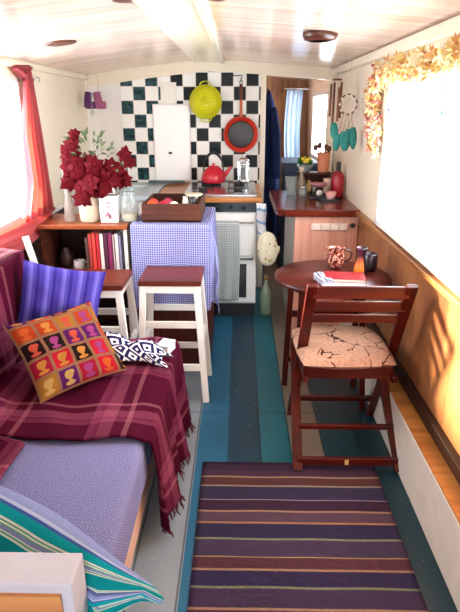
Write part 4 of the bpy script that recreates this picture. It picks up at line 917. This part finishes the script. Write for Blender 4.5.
g = G((-1.20, 3.45, 1.66)); g.tube([(-1.212, 3.45, 1.67), (-1.195, 3.45, 1.67), (-1.19, 3.45, 1.655), (-1.195, 3.445, 1.645)], .004, 6); tag(g.build('wall_hook', steel), 'small hook high on the cream wall beside the red curtain', 'hook')

# ================================================================== RIGHT WALL: FLOWERS, CHIMES, DREAMCATCHER
gl_ = thing('dried_flower_garland', (.72, 2.6, 1.68), 'garland of yellow and orange dried flowers along the top of the right window', 'garland'); l = gl_.location
path = [(.725, 3.02, 1.30), (.72, 3.08, 1.45), (.715, 3.10, 1.58), (.71, 2.98, 1.66), (.70, 2.7, 1.67), (.70, 2.4, 1.655), (.70, 2.1, 1.66), (.70, 1.7, 1.67), (.70, 1.2, 1.67), (.70, .6, 1.67)]
g = G(l); g.tube(path, .004, 6); g.build('stem', plain('garland_stem', '#8a7038', .7), gl_)
def along(t_):
    t_ *= len(path) - 1; i = min(int(t_), len(path) - 2); return Vector(path[i]).lerp(Vector(path[i + 1]), t_ - i)
for nm_, c_, n_, sd_, sz in (('yellow_blossom', '#ecd08a', 190, 1, .030), ('orange_blossom', '#dca060', 110, 2, .032), ('cream_blossom', '#f8eccc', 150, 3, .028), ('pink_blossom', '#d88a80', 60, 4, .03)):
    g = G(l); rd = random.Random(sd_)
    for _ in range(n_):
        c = along(rd.random() * (1 if nm_ != 'pink_blossom' else .35)) + Vector((rd.uniform(-.03, .015), rd.uniform(-.04, .04), rd.uniform(-.055, .04)))
        leafset(g, c, 7, (.004,) * 3, sz, .55, rd.randint(0, 9999), -1.2)
    g.build(nm_, plain(nm_ + '_m', c_, .7), gl_)['kind'] = 'stuff'
for (y, z0, z1, c_, lb) in ((2.87, 1.615, 1.50, '#4a5a78', 'short blue-grey glass drop hanging in the right window, farther one'), (2.11, 1.66, 1.49, '#6a9ab8', 'long pale blue ribbon hanging in the right window, nearer one')):
    r = thing('window_hanging', (.74, y, z1), lb, 'ornament'); g = G(r.location); g.tube([(.74, y, z0), (.74, y, z1)], .004, 8); g.build('drop_rod', plain('rod_' + c_[1:], c_, .4), r)
    g = G(r.location); g.ball((.74, y, z1 - .008), .009, 8); g.build('bead', plain('bead_' + c_[1:], c_, .3), r)
    g = G(r.location); g.tube([(.74, y, z0), (.735, y, 1.70)], .0012, 5); g.build('thread', steel, r)
# wind chime
wc_ = thing('wind_chime', (.60, 3.62, 1.4), 'brown wooden wind chime of hanging rods beside the dreamcatcher', 'wind chime'); l = wc_.location
chm = wood('chime_wood', '#4a2418', '#8a4c34', .4, 2)
g = G(l); g.lathe([(0, 1.66), (.03, 1.66), (.03, 1.67), (0, 1.67)], (.60, 3.62, 0), 16); g.build('top_disc', chm, wc_)
g = G(l); g.tube([(.60, 3.62, 1.67), (.60, 3.62, 1.79)], .0015, 5); g.build('thread', steel, wc_)
for k, (dx, dy, zt, zb) in enumerate(((-.035, 0, 1.64, 1.45), (-.012, .02, 1.65, 1.40), (.012, -.01, 1.62, 1.42), (.03, .012, 1.65, 1.44))):
    g = G(l); g.tube([(.60 + dx, 3.62 + dy, zt), (.60 + dx, 3.62 + dy, zb)], .0075, 8); g.tube([(.60 + dx * .7, 3.62 + dy * .7, 1.66), (.60 + dx, 3.62 + dy, zt)], .001, 4); g.build('chime_rod', chm, wc_)
dc = thing('dreamcatcher', (.655, 3.50, 1.35), 'dreamcatcher hoop with teal feathers hanging by the right wall', 'dreamcatcher'); l = dc.location
cx_, cy_, cz_ = .655, 3.50, 1.52
g = G(l); g.tube([(cx_ + .052 * math.cos(a), cy_, cz_ + .058 * math.sin(a)) for a in [2 * PI * i / 28 for i in range(29)]], .005, 8); g.build('hoop', plain('hoop_brown', '#6a4634', .6), dc)
g = G(l)
for k in range(9):
    a = 2 * PI * k / 9; b_ = 2 * PI * (k + 3) / 9; g.tube([(cx_ + .05 * math.cos(a), cy_, cz_ + .056 * math.sin(a)), (cx_ + .05 * math.cos(b_), cy_ - .001, cz_ + .056 * math.sin(b_))], .0012, 4)
g.build('web', plain('web_thread', '#e4d8c4', .6), dc)
for k in range(10):
    a = 2 * PI * k / 10; g = G(l); g.ball((cx_ + .052 * math.cos(a), cy_ - .006, cz_ + .058 * math.sin(a)), .007, 8); g.build('bead', plain('bead_cream', '#e8e0d0', .4), dc)
g = G(l); g.tube([(cx_, cy_, cz_ + .058), (cx_, cy_, 1.785)], .0015, 5); g.build('thread', steel, dc)
tealf = plain('teal_feather', '#0f7a70', .7, var=.4)
for k, (fx, fz, ln) in enumerate(((.575, 1.385, .10), (.605, 1.32, .10), (.635, 1.335, .11), (.665, 1.35, .13), (.69, 1.36, .13), (.655, 1.31, .09))):
    g = G(l)
    def ff(u, v, fx=fx, fz=fz, ln=ln, k=k):
        w_ = .024 * math.sin(PI * (v * .85 + .12)) ** .6; a = (u - .5) * 2
        return Vector((fx + a * w_ + .01 * (v) * (-1) ** k, cy_ - .004 * k - .008 * (1 - a * a), fz + .03 - ln * v))
    g.grid(ff, 8, 12); f_ = g.build('feather', tealf, dc, solid=.002)
    g = G(l); g.tube([(cx_ + .04 * (-.8 + .32 * k), cy_, cz_ - .045), (fx, cy_ - .004 * k, fz + .03)], .0012, 4); g.build('cord', plain('cord_brown', '#5a4030', .7), dc)

# ================================================================== CEILING FITTINGS
cl = thing('ceiling_lamp', (.358, 2.70, 1.80), 'round dark brown ceiling lamp on the right half of the ceiling', 'ceiling lamp'); l = Vector((.358, 2.70, ceil_z(.358)))
g = G(cl.location); g.lathe([(0, .0), (.078, -.0), (.080, -.012), (.070, -.030), (.05, -.036)], l, 36); g.build('lamp_body', plain('brown_bezel', '#4a2418', .3), cl)
g = G(cl.location); g.lathe([(.05, -.036), (.045, -.034), (0, -.033)], l, 36); g.build('lens', plain('dull_lens', '#7a4a38', .2), cl)
for (x, y, r_, lb) in ((-.848, 2.80, .075, 'flat round dark vent on the left half of the ceiling'), (-.375, 2.02, .052, 'flat brown ceiling disc left of the ridge, near the top edge'), (-.085, 2.05, .036, 'small brown ceiling disc just right of the ridge'), (-.005, 1.93, .05, 'flat brown ceiling disc right of the ridge, cut by the top edge')):
    g = G((x, y, ceil_z(x))); zc = ceil_z(x); sl = (ceil_z(x + .02) - ceil_z(x - .02)) / .04; Mt = Matrix.Rotation(-math.atan(sl), 4, 'Y')
    g.lathe([(0, .002), (r_, .002), (r_, -.005), (r_ * .8, -.008), (0, -.008)], (x, y, zc), 28, Mt); tag(g.build('ceiling_disc', plain('bronze_disc', '#5c3424', .35)), lb, 'ceiling disc')
